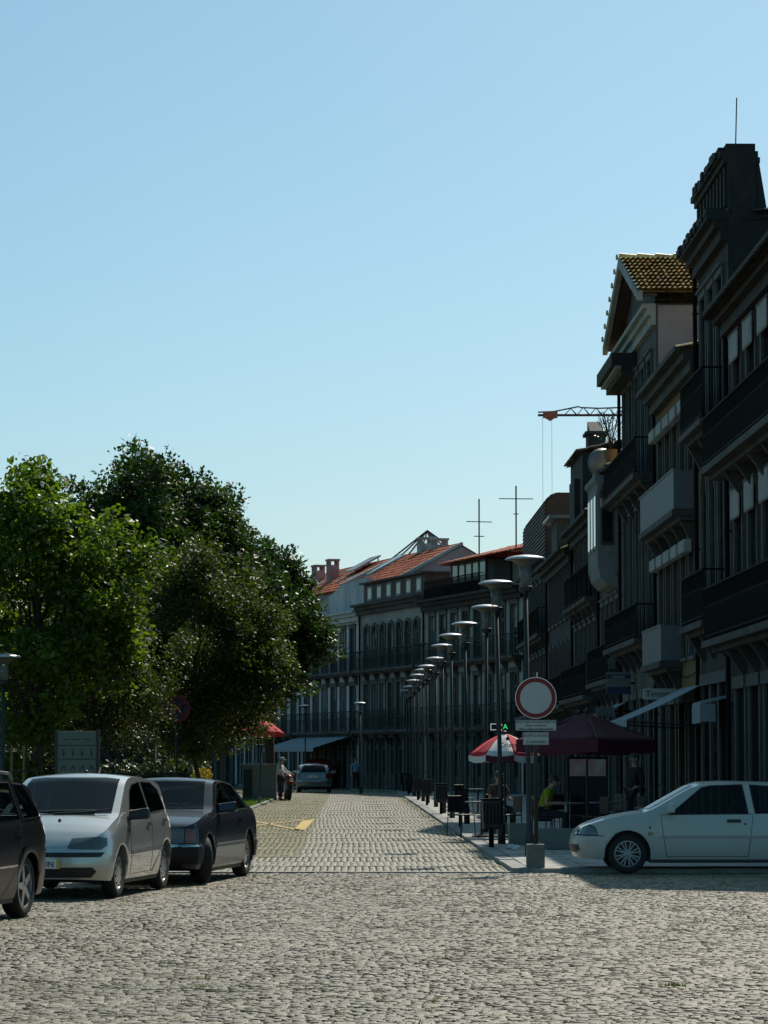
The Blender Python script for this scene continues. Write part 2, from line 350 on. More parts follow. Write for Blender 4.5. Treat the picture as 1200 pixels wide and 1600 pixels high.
# --- street setts in bays four metres deep
S = []; d = PL_END + .32; bay = 0
while d < 172:
    L = random.uniform(1.7, 2.3); off = random.uniform(0, .12); cw = .106; wide = bay % 2 == 0
    x = -3.25 + off
    while x < 2.36:
        if True:
            yy = d + .16
            while yy < d + L - .1:
                ln = random.uniform(.14, .26) if d < 100 else random.uniform(.3, .6); mid = yy + ln / 2
                S.append((sx(x + cw / 2, mid) + random.gauss(0, .003), mid, cw / 2 - (random.uniform(.008, .014) if wide else random.uniform(.001, .004)), ln / 2 - .001, max(.006, random.gauss(.012, .0012)),
                          -.0117 + random.gauss(0, .015), random.gauss(0, .012), random.gauss(0, .004)))
                yy += ln
        x += cw
    xx = -3.25 if bay % 2 else 9                # cross band closing every second bay
    while xx < 2.36:
        ln = random.uniform(.35, .6)
        S.append((sx(xx + ln / 2, d + .07), d + .07, ln / 2 - .006, .062, .018, 0, 0, random.gauss(0, .015))); xx += ln
    yy = d                                      # the line between lane and parking
    while yy < d:
        ln = random.uniform(.5, .8); mid = yy + ln / 2
        S.append((sx(-.72, mid), mid, .042, ln / 2 - .008, .014, -.0117, random.gauss(0, .01), 0)); yy += ln
    d += L; bay += 1
S.sort(key=lambda s: s[1])
lane = lambda s: s[0] + .0117 * s[1] < -.86 and s[1] > 52
A_ = [s for s in S if not lane(s)]; B_ = [s for s in S if lane(s)]
pave('street_setts', street, A_, M['sett2'], 300, 'sett', 0.002, True)
pave('mossy_setts', street, B_, M['sett3'], 0, 'sett', 0.002, True)
# threshold of long granite slabs between plaza and street
x = -6.0; th = np.zeros(0)
slabm = {}
while x < 2.0:
    ln = random.choice([.8, .95, 1.1])
    key = ('th', ln)
    if key not in slabm: slabm[key] = MB().box(-ln / 2 + .008, ln / 2 - .008, -.13, .13, -.01, .022).mesh('threshold_slab', M['kerb'])
    obj('threshold_slab', slabm[key], street, (x + ln / 2, PL_END + .15, 0), (0, random.gauss(0, .004), random.gauss(0, .006))); x += ln
# --- right pavement with kerb and slabs
PZ = .07
sidewalk = sheet('sidewalk', [(sx(2.5, PL_END), PL_END), (40, PL_END), (40, 134), (sx(8.4, 134), 134), (8, 139), (3.2, 152.5), (2.2, 155.5), (sx(2.5, 151), 151)], PZ - .012, M['earth'])
side = MB().box(sx(2.53, PL_END), 14, PL_END - .02, PL_END, -.02, PZ - .013).build('kerb_face', M['kerb'], sidewalk)
km = MB().box(-.12, .12, -.495, .495, -.02, PZ + .004).mesh('kerb_stone', M['kerb'])
for k in range(107):
    yy = PL_END + .5 + k
    obj('kerb_stone', km, sidewalk, (sx(2.53, yy), yy, random.gauss(0, .003)), (0, 0, .0117 + random.gauss(0, .004)))
sl = [MB().box(-.43, .43, -.395, .395, -.02, 0).mesh('paving_slab', M['slab']) for _ in range(1)]
for r in range(49):
    for c in range(6):
        yy = PL_END + .42 + r * .81; of = 2.67 + .44 + c * .87
        obj('paving_slab', sl[0], sidewalk, (sx(of, yy), yy, PZ + random.gauss(0, .0025)), (random.gauss(0, .003), random.gauss(0, .003), .0117))
sheet('pavement_far', [(sx(2.66, 85), 85), (sx(8.2, 85), 85), (sx(8.2, 134), 134), (7.4, 139.5), (2.3, 155), (sx(2.66, 150), 150)], PZ, M['slab'])
# --- lawn on the left
lawn = sheet('lawn', [(-4.35, 83), (-4.42, 124), (-4.6, 134), (-30, 134), (-30, 70), (-9, 70)], .05, M['grass'])
km2 = MB().box(-.09, .09, -.495, .495, -.03, .085).mesh('kerb_stone', M['kerb'])
for k in range(50): obj('kerb_stone', km2, lawn, (-4.33 - .003 * k, 83.5 + k, 0), (0, 0, random.gauss(0, .006)))
def blades(name, xs, ys, z, hmin, hmax, m, parent=None, wd=.012, lean=.5):
    n = len(xs); a = rng.uniform(0, 6.28, n); h = rng.uniform(hmin, hmax, n); v = np.zeros((n, 3, 3))
    v[:, 0] = np.c_[xs - np.cos(a) * wd, ys - np.sin(a) * wd, z]; v[:, 1] = np.c_[xs + np.cos(a) * wd, ys + np.sin(a) * wd, z]
    v[:, 2] = np.c_[xs + rng.normal(0, lean, n) * h, ys + rng.normal(0, lean, n) * h, z + h]
    o = obj(name, np_mesh(name, v.reshape(-1, 3), np.arange(3 * n).reshape(-1, 3), m), parent); return o
M['blade'] = leaf_mat('grass_blade', (.05, .095, .012), (.11, .19, .02), (1.5, 1.7, .5), .45, .5)
M['weed'] = leaf_mat('weed_blade', (.045, .07, .012), (.10, .125, .025), (1.4, 1.5, .5), .4, .6)
n = 26000
xs = -4.45 - rng.uniform(0, 1, n) ** 1.6 * 7; ys = rng.uniform(83, 125, n); zz = np.full(n, .05)
tag(blades('grass', xs, ys, zz, .03, .10, M['blade'], None, .014), 'short sunlit grass of the lawn strip beside the street', 'grass', kind='stuff')
xs, ys = [], []
for _ in range(230):                         # weeds in the joints of the plaza
    yy = 17 + 28 * random.random() ** .8; xx = random.uniform(-.13 * yy, .14 * yy)
    if random.random() > .25 + .75 * max(0, math.sin(xx * .8 + yy * .37)): continue
    k = random.randint(4, 14); xs += list(np.random.default_rng(len(xs)).normal(xx, .05, k)); ys += list(np.random.default_rng(len(xs) + 3).normal(yy, .02, k))
g = gpt(1046, 1537); xs += list(rng.normal(g.x, .035, 60)); ys += list(rng.normal(g.y, .05, 60))
for p in ((1015, 1420), (1180, 1425)):
    g = gpt(*p); xs += list(rng.normal(g.x, .2, 50)); ys += list(rng.normal(g.y, .12, 50))
tag(blades('weeds', np.array(xs), np.array(ys), np.zeros(len(xs)) + .004, .012, .04, M['weed'], None, .006), 'small green weeds growing between the plaza setts', 'weeds', kind='stuff')
n = 9000                                        # moss and grass along the joints of the parking lane and the right gutter
d_ = rng.uniform(47, 130, n); o_ = np.where(rng.random(n) < .7, rng.uniform(-3.2, -.9, n), rng.normal(2.25, .09, n))
o_ = np.where(o_ < 0, np.floor(o_ / .106) * .106 + rng.normal(0, .012, n), o_)
tag(blades('moss', o_ - .0117 * d_, d_, np.zeros(n) + .004, .012, .035, M['weed'], None, .010), 'yellowish moss and grass in the street joints', 'moss', kind='stuff')
# yellow box marking in the parking lane
def stripe(mb, a, b, wd):
    a, b = Vector(a), Vector(b); nrm = Vector((-(b - a).y, (b - a).x, 0)).normalized() * wd / 2
    mb.add([a - nrm, b - nrm, b + nrm, a + nrm], [(0, 1, 2, 3)])
mk = MB(); c0, c1 = gpt(484, 1281), gpt(468, 1297.5); e0, e1 = gpt(385, 1281), gpt(340, 1297.5)
for a, b, wd in ((c0, c1, .28), (c0, e0, .14), (c1, e1, .14), (c0, e1, .13), (c1, e0, .13)): stripe(mk, (a.x, a.y, .026), (b.x, b.y, .026), wd)
mk.build('road_marking', M['yellow'], street)
# ================================================================ buildings
def tiles(mb, o, eu, ev, en, wd, ln, tw=.24, tl=.42, hump=.05, step=.05):
    o, eu, ev, en = Vector(o), Vector(eu).normalized(), Vector(ev).normalized(), Vector(en).normalized()
    nc, nr = max(1, int(wd / tw)), max(1, int(ln / tl)); tw, tl = wd / nc, ln / nr
    prof = [(0, 0), (.18, .75), (.36, 1), (.54, .75), (.72, 0), (1, -.1)]
    mb.add([o, o + eu * wd, o + eu * wd + ev * ln, o + ev * ln], [(0, 1, 2, 3)])
    for r in range(nr):
        for c in range(nc):
            dz = random.gauss(0, .006); b = o + eu * (c * tw) + ev * (r * tl); vs = []
            for t_, h in ((-.06, step), (tl, .012)):
                for p, z in prof: vs.append(b + eu * (p * tw) + ev * t_ + en * (z * hump + h + dz + .01))
            mb.add(vs, [(i, i + 1, i + 7, i + 6) for i in range(5)])
WIN = {}
def window_parts(parent, x, y, z0, z1, wd, style, sash, pane, arch):
    """one window set in its opening: stone surround, sash frame, two panes"""
    key = (round(z1 - z0, 2), round(wd, 2), style, sash, pane, arch)
    h = z1 - z0
    if key not in WIN:
        s = MB(); t = .13
        for a, b in ((-wd / 2 - t, -wd / 2), (wd / 2, wd / 2 + t)): s.box(a, b, -.12, .06, 0, h)
        if arch:
            n = 8; r = wd / 2
            for k in range(n):
                a0, a1 = math.pi * k / n, math.pi * (k + 1) / n; zc = h - r
                P = lambda a, rr, yy: (-rr * math.cos(a), yy, zc + rr * math.sin(a))
                s.hexa([P(a0, r - .01, -.12), P(a0, r - .01, .07), P(a0, r + t, .07), P(a0, r + t, -.12), P(a1, r - .01, -.12), P(a1, r - .01, .07), P(a1, r + t, .07), P(a1, r + t, -.12)])
        else: s.box(-wd / 2 - t - .04, wd / 2 + t + .04, -.12, .08, h, h + .16); s.box(-wd / 2 - t - .08, wd / 2 + t + .08, -.02, .13, h + .16, h + .22)
        s.box(-wd / 2 - t, wd / 2 + t, -.1, .09, -.08, 0)
        f = MB(); b = .055; yy = -.17
        hh = h - .02
        for a, c in ((-wd / 2 + .003, -wd / 2 + b), (wd / 2 - b, wd / 2 - .003), (-b * .6, b * .6)): f.box(a, c, yy, yy + .06, .01, hh)
        for za in (.01, hh - b, h * .72, h * .36): f.box(-wd / 2 + b, -b * .6, yy + .005, yy + .05, za, za + b); f.box(b * .6, wd / 2 - b, yy + .005, yy + .05, za, za + b)
        g = MB().box(0, wd / 2 - b - b * .6 - .004, -.195, -.16, .02, hh - .01)
        WIN[key] = (s.mesh('window_surround', M['surround']), f.mesh('window', M[sash]), g.mesh('pane', M[pane]), b)
    s, f, g, b = WIN[key]
    if style != 'plain': obj('window_surround', s, parent, (x, y, z0))
    wo = obj('window', f, parent, (x, y, z0))
    obj('pane', g, wo, (-wd / 2 + b + .002, 0, 0)); obj('pane', g, wo, (b * .6 + .002, 0, 0))
    if random.random() < .4:
        kb = ('blind', round(wd, 2), q_ := random.choice([.3, .45, .6]), round(h, 2))
        if kb not in WIN: WIN[kb] = MB().box(-wd / 2 + .06, wd / 2 - .06, -.159, -.152, h * (1 - q_), h - .09).mesh('blind', M['plaster_white'])
        obj('blind', WIN[kb], wo)
    return wo
def railing(L, dep, h, ends=True, dense=.11):
    r = MB(); r.box(0, L, dep - .03, dep + .02, h - .04, h); r.box(0, L, dep - .02, dep + .01, .08, .11)
    n = int(L / dense)
    for k in range(n + 1):
        x = k * L / n; r.box(x - .009, x + .009, dep - .014, dep + .004, 0, h - .04)
        if k < n: r.box(x + .02, x + L / n - .02, dep - .010, dep, h * .62, h * .66); r.box(x + L / n * .5 - .006, x + L / n * .5 + .006, dep - .011, dep + .001, .11, h * .62)
    for xe in (0, L):
        r.box(xe - .02, xe + .02, 0, dep, h - .04, h - .002)
        for k in range(1, int(dep / dense)): r.box(xe - .008, xe + .008, k * dense - .008, k * dense + .008, 0, h - .04)
    return r
def building(name, label, P0, P1, H, wall, floors, depth=9, cornice=.4, cat='building', cor_mat='granite', group=None, plinth=True):
    P0, P1 = Vector((*P0, 0)), Vector((*P1, 0)); u = P1 - P0; L = u.length - .02
    root = thing(name, label, cat, P0, math.atan2(u.y, u.x), group)
    ops = []
    for fl in floors:
        n, wd = fl['n'], fl['w']; m = fl.get('m', .5); step = (L - 2 * m) / n
        for k in range(n):
            xc = m + step * (k + .5); ops.append((xc, wd, fl['z0'], fl['z1'], fl))
    # wall with true openings
    xs = sorted({0, L} | {o[0] - o[1] / 2 for o in ops} | {o[0] + o[1] / 2 for o in ops}); zs = sorted({0, H} | {o[2] for o in ops} | {o[3] for o in ops})
    wl = MB(); T = .42
    for i in range(len(xs) - 1):
        run = None
        for j in range(len(zs) - 1):
            cx, cz = (xs[i] + xs[i + 1]) / 2, (zs[j] + zs[j + 1]) / 2
            hole = any(abs(cx - o[0]) < o[1] / 2 and o[2] < cz < o[3] for o in ops)
            if not hole: run = run or zs[j]
            if hole or j == len(zs) - 2:
                if run is not None or (not hole and run == 0) :
                    top = zs[j] if hole else zs[j + 1]
                    wl.box(xs[i], xs[i + 1], -T, 0, run, top)
                run = None
            if not hole and run is None: run = zs[j]
    wl.box(0, L, -depth, -T - .001, 0, H)
    for o in ops:                               # spandrels above arches
        if o[4].get('arch'):
            r = o[1] / 2; x0, zc, n = o[0], o[3] - o[1] / 2, 6
            for sgn in (-1, 1):
                for k in range(n):
                    a0, a1 = math.pi / 2 * k / n, math.pi / 2 * (k + 1) / n
                    xa, xb = x0 + sgn * r * math.cos(a0), x0 + sgn * r * math.cos(a1)
                    za, zb = zc + r * math.sin(a0), zc + r * math.sin(a1)
                    wl.hexa([(xa, -T, za), (xb, -T, zb), (xb, -.001, zb), (xa, -.001, za), (xa, -T, o[3]), (xb, -T, o[3]), (xb, -.001, o[3]), (xa, -.001, o[3])])
    wl.build('wall', M[wall], root)
    for xc, wd, z0, z1, fl in ops:
        k = fl.get('kind', 'window')
        if k == 'window': window_parts(root, xc, 0, z0, z1, wd, fl.get('style', 'stone'), fl.get('sash', 'sash'), fl.get('pane', 'pane') if random.random() < .6 else 'pane2', fl.get('arch', False))
        elif k == 'door':
            d = MB(); d.box(-wd / 2, wd / 2, -.26, -.2, 0, z1 - z0); d.box(-wd / 2, -wd / 2 + .09, -.2, -.15, 0, z1 - z0); d.box(wd / 2 - .09, wd / 2, -.2, -.15, 0, z1 - z0); d.box(-.05, .05, -.2, -.15, 0, z1 - z0)
            d.box(-wd / 2 + .09, -.05, -.2, -.16, .05, .75); d.box(.05, wd / 2 - .09, -.2, -.16, .05, .75); d.box(-wd / 2 + .09, wd / 2 - .09, -.2, -.165, (z1 - z0) * .78, (z1 - z0) * .82)
            dd = d.build('door', M[fl.get('sash', 'sash_dk')], root, (xc, 0, z0))
            obj('pane', MB().box(-wd / 2 + .11, wd / 2 - .11, -.199, -.185, .8, (z1 - z0) * .77).mesh('pane', M['pane']), dd)
            s = MB(); s.box(-wd / 2 - .18, -wd / 2, -.1, .05, 0, z1 - z0); s.box(wd / 2, wd / 2 + .18, -.1, .05, 0, z1 - z0); s.box(-wd / 2 - .24, wd / 2 + .24, -.1, .09, z1 - z0, z1 - z0 + .25)
            s.build('door_surround', M['surround'], root, (xc, 0, z0))
    for fl in floors:
        b = fl.get('balc')
        if not b: continue
        spans = fl.get('spans') or ([(.25, L - .25)] if b in ('full', 'panel') else [(xc - wd / 2 - .35, xc + wd / 2 + .35) for xc, wd, z0, z1, f2 in ops if f2 is fl])
        dep = fl.get('dep', .55); sz = fl['slab']; rh = fl.get('rail', 1.05)
        for a, c in spans:
            sb = MB(); sb.box(a - .06, c + .06, .002, dep + .06, sz - .14, sz); sb.box(a, c, .002, dep * .75, sz - .24, sz - .141)
            x = a + .3
            while x < c - .1:                     # corbels
                sb.hexa([(x - .08, .002, sz - .75), (x + .08, .002, sz - .75), (x + .08, .06, sz - .75), (x - .08, .06, sz - .75), (x - .08, .002, sz - .241), (x + .08, .002, sz - .241), (x + .08, dep * .7, sz - .241), (x - .08, dep * .7, sz - .241)]); x += 1.9
            bo = sb.build('balcony', M[fl.get('slabmat', 'granite')], root)
            if b == 'panel':
                p = MB(); p.box(a, c, dep - .03, dep + .01, sz + .02, sz + rh); p.box(a - .01, c + .01, dep - .05, dep + .03, sz + rh, sz + rh + .04)
                p.box(a - .002, a + .03, .01, dep - .031, sz + .02, sz + rh); p.box(c - .03, c + .002, .01, dep - .031, sz + .02, sz + rh)
                p.build('parapet', M['panel_grey'], bo)
            else: railing(c - a, dep, rh, dense=.24 if P0.y > 136 else .11).build('railing', M['iron_far' if P0.y > 136 else 'iron'], bo, (a, 0, sz))
    if cornice:
        c = MB(); c.box(-.0, L, .003, cornice * .35, H - .55, H - .3); c.box(-.0, L, .003, cornice * .65, H - .299, H - .12); c.box(-.02, L + .02, .003, cornice, H - .119, H)
        c.build('cornice', M[cor_mat], root)
    dp = MB().tube([(L - .12, .09, .0), (L - .12, .09, H - .6), (L - .12, .2, H - .25)], .05, 8)
    for z in np.arange(1, H - 1, 1.8): dp.box(L - .18, L - .06, .003, .15, z, z + .03)
    dp.build('downpipe', M['iron'], root)
    ca = MB(); zc_ = floors[1]['z0'] - .35 if len(floors) > 1 else 3
    ca.tube([(L * k / 8, .05, zc_ - .12 * math.sin(math.pi * (k % 4) / 4)) for k in range(9)], .012, 5); ca.build('wall_cable', M['iron'], root)
    return root, L
def gable_along(root, L, H, depth, rise, over=.35, m='tile', hump=.05, tw=.24, ends='plaster_grey', x0=0, x1=None, back=0.0):
    """ridge parallel to the facade; two tiled slopes and triangular end walls"""
    x1 = L if x1 is None else x1; hd = depth / 2; yr = -hd - back
    sl = math.hypot(hd + over, rise * (hd + over) / hd); e0 = over - back; z0 = H - rise * over / hd
    t = MB(); tiles(t, (x0 - .1, e0, z0 + .03), (1, 0, 0), (0, -(hd + over), rise * (hd + over) / hd), (0, rise, hd), x1 - x0 + .2, sl, tw, .42, hump)
    o = t.build('roof_tiles', M[m], root); tag(o, kind='stuff')
    b = MB(); b.add([(x0 - .1, -depth - back, H), (x1 + .1, -depth - back, H), (x1 + .1, yr, H + rise), (x0 - .1, yr, H + rise)], [(0, 1, 2, 3)])
    b.build('roof_back', M[m], root)
    rd = MB(); n = int((x1 - x0) / .45)
    for k in range(n): x = x0 + (x1 - x0) * k / n; rd.tube([(x, yr, H + rise + .05), (x + (x1 - x0) / n + .04, yr, H + rise + .03)], [.10, .085], 6)
    tag(rd.build('ridge_tiles', M[m], root), kind='stuff')
    for xe in (x0, x1 - .2):
        g = MB().prism([(-depth - back, H - .02), (-back, H - .02), (yr, H + rise - .06)], xe, xe + .2)
        g.v = [(y, x, z) for x, y, z in g.v]; g.build('gable', M[ends], root)
def rowpt(d): return (8.0 - .0115 * d, d)
G1 = None
# --- R0: nearest house, mostly outside the frame
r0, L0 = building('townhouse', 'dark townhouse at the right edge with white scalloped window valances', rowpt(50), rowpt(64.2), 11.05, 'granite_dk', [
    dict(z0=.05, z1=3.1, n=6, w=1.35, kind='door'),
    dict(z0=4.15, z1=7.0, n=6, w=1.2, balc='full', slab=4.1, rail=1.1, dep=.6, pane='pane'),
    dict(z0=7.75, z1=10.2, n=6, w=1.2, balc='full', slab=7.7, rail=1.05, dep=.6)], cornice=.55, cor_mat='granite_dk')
gable_along(r0, L0, 11.05, 9, 2.1, .5, 'tile_dark')
for z in (6.55, 9.8):
    for k in range(3, 6):
        xc = .5 + (L0 - 1) / 6 * (k + .5); v = MB()
        for q in range(8):
            xa = xc - .68 + q * .17; v.prism([(xa, .62), (xa + .17, .62), (xa + .17, .12), (xa + .15, .05), (xa + .085, 0), (xa + .02, .05), (xa, .12)], .10, .125)
        v.build('valance', M['plaster_white'], r0, (0, 0, z))
# --- R1: dark tall house with stepped parapet
r1, L1 = building('townhouse', 'tall near-black stone townhouse with high stepped parapet and iron balconies', rowpt(64.2), rowpt(69.8), 13.15, 'granite_dk', [
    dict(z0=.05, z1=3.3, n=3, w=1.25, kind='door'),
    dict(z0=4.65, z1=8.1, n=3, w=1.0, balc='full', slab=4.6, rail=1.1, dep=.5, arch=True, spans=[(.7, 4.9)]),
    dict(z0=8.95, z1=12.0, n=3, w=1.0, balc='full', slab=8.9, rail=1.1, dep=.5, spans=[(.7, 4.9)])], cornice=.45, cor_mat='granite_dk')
p = MB(); p.box(0.02, L1 - .02, -.62, -.02, 13.151, 14.25); p.box(.02, L1 - .02, -.7, .08, 14.25, 14.37); p.box(.02, L1 - .02, -.66, .16, 14.37, 14.5)
p.box(.02, .9, -.6, .02, 14.5, 14.66); p.hexa([(.02, -.85, 13.152), (.5, -.85, 13.152), (.5, -.63, 13.152), (.02, -.63, 13.152), (.02, -.68, 14.25), (.5, -.68, 14.25), (.5, -.63, 14.25), (.02, -.63, 14.25)])
p.box(.02, L1 - .02, -.1, .47, 13.16, 13.25)
for k in range(9): p.box(.2 + k * .62, .42 + k * .62, -.019, .04, 13.35, 14.2); p.box(.1 + k * .62, .4 + k * .62, -.4, .12, 14.5, 14.53 + .05 * (k % 2))
for k in range(26): x_ = random.uniform(.1, L1 - .4); w_ = random.uniform(.15, .4); p.box(x_, x_ + w_, -.5 + random.random() * .3, .14 + random.random() * .09, 14.42, 14.5 + random.random() * .14)
for k in range(16): x_ = random.uniform(.1, L1 - .4); p.box(x_, x_ + random.uniform(.15, .4), .1, .46 + random.random() * .06, 13.1, 13.2 + random.random() * .12)
p.build('parapet', M['granite_dk'], r1)
MB().tube([(.55, -.25, 14.66), (.52, -.28, 15.75)], .014, 6).build('lightning_rod', M['iron'], r1)
gable_along(r1, L1, 13.0, 9, .9, -.6, 'tile_dark', back=.0)
# --- R2: ochre house
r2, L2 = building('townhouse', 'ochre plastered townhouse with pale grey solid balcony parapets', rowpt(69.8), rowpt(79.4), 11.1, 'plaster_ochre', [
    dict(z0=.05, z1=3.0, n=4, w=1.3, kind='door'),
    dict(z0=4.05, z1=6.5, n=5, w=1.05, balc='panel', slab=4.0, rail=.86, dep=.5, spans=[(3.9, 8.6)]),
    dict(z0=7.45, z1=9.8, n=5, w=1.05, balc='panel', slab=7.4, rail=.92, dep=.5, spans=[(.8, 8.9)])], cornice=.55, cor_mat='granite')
gable_along(r2, L2, 11.1, 9, 1.2, .45, 'tile_old')
for z in (6.42, 9.72):
    for k in range(5):
        xc = .5 + (L2 - 1) / 5 * (k + .5); MB().box(xc - .62, xc + .62, .1, .3, z, z + .3).build('shutter_box', M['plaster_white'], r2, bevel=.03)
# --- R3: gable-fronted tall house
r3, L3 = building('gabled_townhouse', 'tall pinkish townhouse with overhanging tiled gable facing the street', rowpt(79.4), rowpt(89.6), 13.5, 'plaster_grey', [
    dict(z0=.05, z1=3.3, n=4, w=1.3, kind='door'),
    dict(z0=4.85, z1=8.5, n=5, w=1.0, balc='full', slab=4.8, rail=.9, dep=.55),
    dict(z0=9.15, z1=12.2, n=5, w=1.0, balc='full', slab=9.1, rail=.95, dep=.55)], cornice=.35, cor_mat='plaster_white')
MB().box(-.03, -.001, -8.9, -.05, 10.9, 13.45).build('side_wall', M['plaster_pink'], r3)
MB().box(5.2, L3 + .1, .01, .72, 12.55, 12.9).box(5.2, L3 + .05, .01, .45, 12.3, 12.549).build('canopy', M['granite_dk'], r3)
MB().box(5.25, L3 + .06, .03, .60, 12.47, 12.546).build('canopy_soffit', M['plaster_white'], r3)
hw, zr, ze, ov = L3 / 2, 15.5, 13.75, .5
g = MB(); g.prism([(.0, ze - .15), (L3, ze - .15), (hw, zr - .2)], -.4, .0); g.build('gable', M['plaster_grey'], r3)
for sg in (-1, 1):
    x_e = hw - sg * (hw + .35); ev = Vector((hw - x_e, 0, zr - ze)); t = MB(); en = Vector((-sg * (zr - ze), 0, abs(hw - x_e)))
    tiles(t, (x_e, ov, ze) if sg == 1 else (x_e, -9.2, ze), (0, -1, 0) if sg == 1 else (0, 1, 0), ev, en, 9.2 + ov, ev.length, .135, .52, .04, .11)
    tag(t.build('roof_tiles', M['tile_old'], r3), kind='stuff')
    f = MB(); f.hexa([(x_e, ov - .12, ze - .22), (x_e + .001, ov + .02, ze - .22), (hw, ov + .02, zr - .24), (hw, ov - .12, zr - .24), (x_e, ov - .12, ze + .02), (x_e, ov + .02, ze + .02), (hw, ov + .02, zr + .04), (hw, ov - .12, zr + .04)])
    f.build('bargeboard', M['plaster_white'], r3)
    s = MB(); s.hexa([(x_e, .0, ze - .12), (x_e, ov - .13, ze - .12), (hw, ov - .13, zr - .13), (hw, .0, zr - .13), (x_e, .0, ze - .03), (x_e, ov - .13, ze - .03), (hw, ov - .13, zr - .04), (hw, .0, zr - .04)])
    s.build('soffit', M['slat'], r3)
rd = MB()
for k in range(20): rd.tube([(hw, ov - k * .5, zr + .06), (hw, ov - k * .5 - .53, zr + .03)], [.12, .10], 8)
tag(rd.build('ridge_tiles', M['tile_old'], r3), kind='stuff')
en = MB()
for k in range(7): q = k / 6.5; en.lathe([(.035, 0), (.035, .12), (.02, .15)], 7, (hw + (hw + .3) * q, ov + .06, zr - (zr - ze) * q - .02))
tag(en.build('tile_ends', M['tile_old'], r3), kind='stuff')
# --- R4..R7 smaller houses further on
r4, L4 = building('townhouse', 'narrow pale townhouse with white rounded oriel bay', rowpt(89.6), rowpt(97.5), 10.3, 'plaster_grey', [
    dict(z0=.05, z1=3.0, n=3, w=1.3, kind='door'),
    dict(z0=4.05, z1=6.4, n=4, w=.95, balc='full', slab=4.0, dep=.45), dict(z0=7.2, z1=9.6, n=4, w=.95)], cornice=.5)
gable_along(r4, L4, 10.3, 9, 1.4, .4, 'tile_old')
ob = MB(); ox0, ox1 = 1.5, 5.1
prof = [(.0, 6.75), (.3, 6.82), (.52, 7.05), (.6, 7.4), (.6, 9.85), (.68, 9.95), (.68, 10.1), (0, 10.1)]
ob.add([(ox0, y, z) for y, z in prof] + [(ox1, y, z) for y, z in prof], [tuple(range(8)), tuple(range(15, 7, -1))] + [(i, i + 1, i + 9, i + 8) for i in range(7)])
bay = ob.build('oriel', M['oriel'], r4, (0, .002, 0))
for k in range(3):
    w_ = MB().box(ox0 + .25 + k * 1.1, ox0 + 1.1 + k * 1.1, .6, .625, 7.9, 9.6).build('oriel_window', M['sash_dk'], bay)
    obj('pane', MB().box(ox0 + .33 + k * 1.1, ox0 + 1.02 + k * 1.1, .626, .635, 8.0, 9.5).mesh('pane', M['pane']), w_)
w_ = MB().box(ox0 - .02, ox0 - .001, .12, .5, 8.0, 9.6).build('oriel_window', M['sash_dk'], bay); obj('pane', MB().box(ox0 - .03, ox0 - .021, .17, .45, 8.1, 9.5).mesh('pane', M['pane']), w_)
r5, L5 = building('townhouse', 'shabby townhouse with pink attic wall, ladder and chimney on its roof', rowpt(97.5), rowpt(109), 9.6, 'granite_dk', [
    dict(z0=.05, z1=2.9, n=4, w=1.3, kind='door'),
    dict(z0=3.75, z1=6.1, n=5, w=1.0, balc='full', slab=3.7, dep=.5), dict(z0=6.9, z1=9.0, n=5, w=1.0, balc='each', slab=6.85, dep=.4)], cornice=.5, cor_mat='granite_dk')
gable_along(r5, L5, 9.6, 9, 1.2, .4, 'tile_old')
a = MB(); a.box(1.6, 5.6, -5, -.2, 9.6, 11.3); a.build('attic_wall', M['plaster_pink'], r5)
a = MB(); a.box(5.6, 11.2, -5, .12, 9.61, 12.0); a.box(7.0, 9.4, .12, .3, 9.61, 11.2); a.box(3.0, 5.6, -4, -.1, 9.61, 10.9); a.build('attic_house', M['granite_dk'], r5)
t = MB(); tiles(t, (1.3, -.5, 11.5), (1, 0, 0), (0, -4, 1.0), (0, 1, 4), 5.3, 4.1); tag(t.build('roof_tiles', M['tile'], r5), kind='stuff')
t = MB(); tiles(t, (5.4, .28, 11.97), (1, 0, 0), (0, -4, .9), (0, .9, 4), 5.9, 4.1); tag(t.build('roof_tiles', M['tile_dark'], r5), kind='stuff')
c = MB().box(7.2, 8.3, -.8, -.2, 12.0, 12.75).box(7.1, 8.4, -.9, -.1, 12.75, 12.85); c.hexa([(7.2, -.7, 12.85), (8.3, -.7, 12.85), (8.3, -.25, 12.85), (7.2, -.25, 12.85), (7.2, -.7, 12.87), (8.3, -.7, 13.3), (8.3, -.25, 13.3), (7.2, -.25, 12.87)]); c.build('chimney', M['granite'], r5)
ld = MB()
for x in (10.0, 10.5): ld.tube([(x, .3, 9.7), (x + .25, -.5, 12.6)], .03, 6)
for k in range(9): q = k / 9; ld.tube([(10 + .25 * q, .3 - .8 * q, 9.9 + 2.8 * q), (10.5 + .25 * q, .3 - .8 * q, 9.9 + 2.8 * q)], .02, 5)
ld.build('roof_ladder', M['steel'], r5)
r6, L6 = building('townhouse', 'low dark townhouse with arched first floor windows beyond the gabled house', rowpt(109), rowpt(123), 9.2, 'granite_dk', [
    dict(z0=.05, z1=2.9, n=5, w=1.3, kind='door'),
    dict(z0=3.65, z1=6.0, n=6, w=1.0, arch=True, balc='full', slab=3.6, dep=.5), dict(z0=6.8, z1=8.6, n=6, w=1.0)], cornice=.55, cor_mat='granite_dk')
gable_along(r6, L6, 9.2, 9, 1.9, .4, 'tile_old')
MB().box(1.5, 4.4, -3, .5, 9.25, 10.3).build('dormer', M['plaster_grey'], r6); MB().box(1.2, 4.7, -3.2, .8, 10.3, 10.42).build('dormer_roof', M['zinc'], r6)
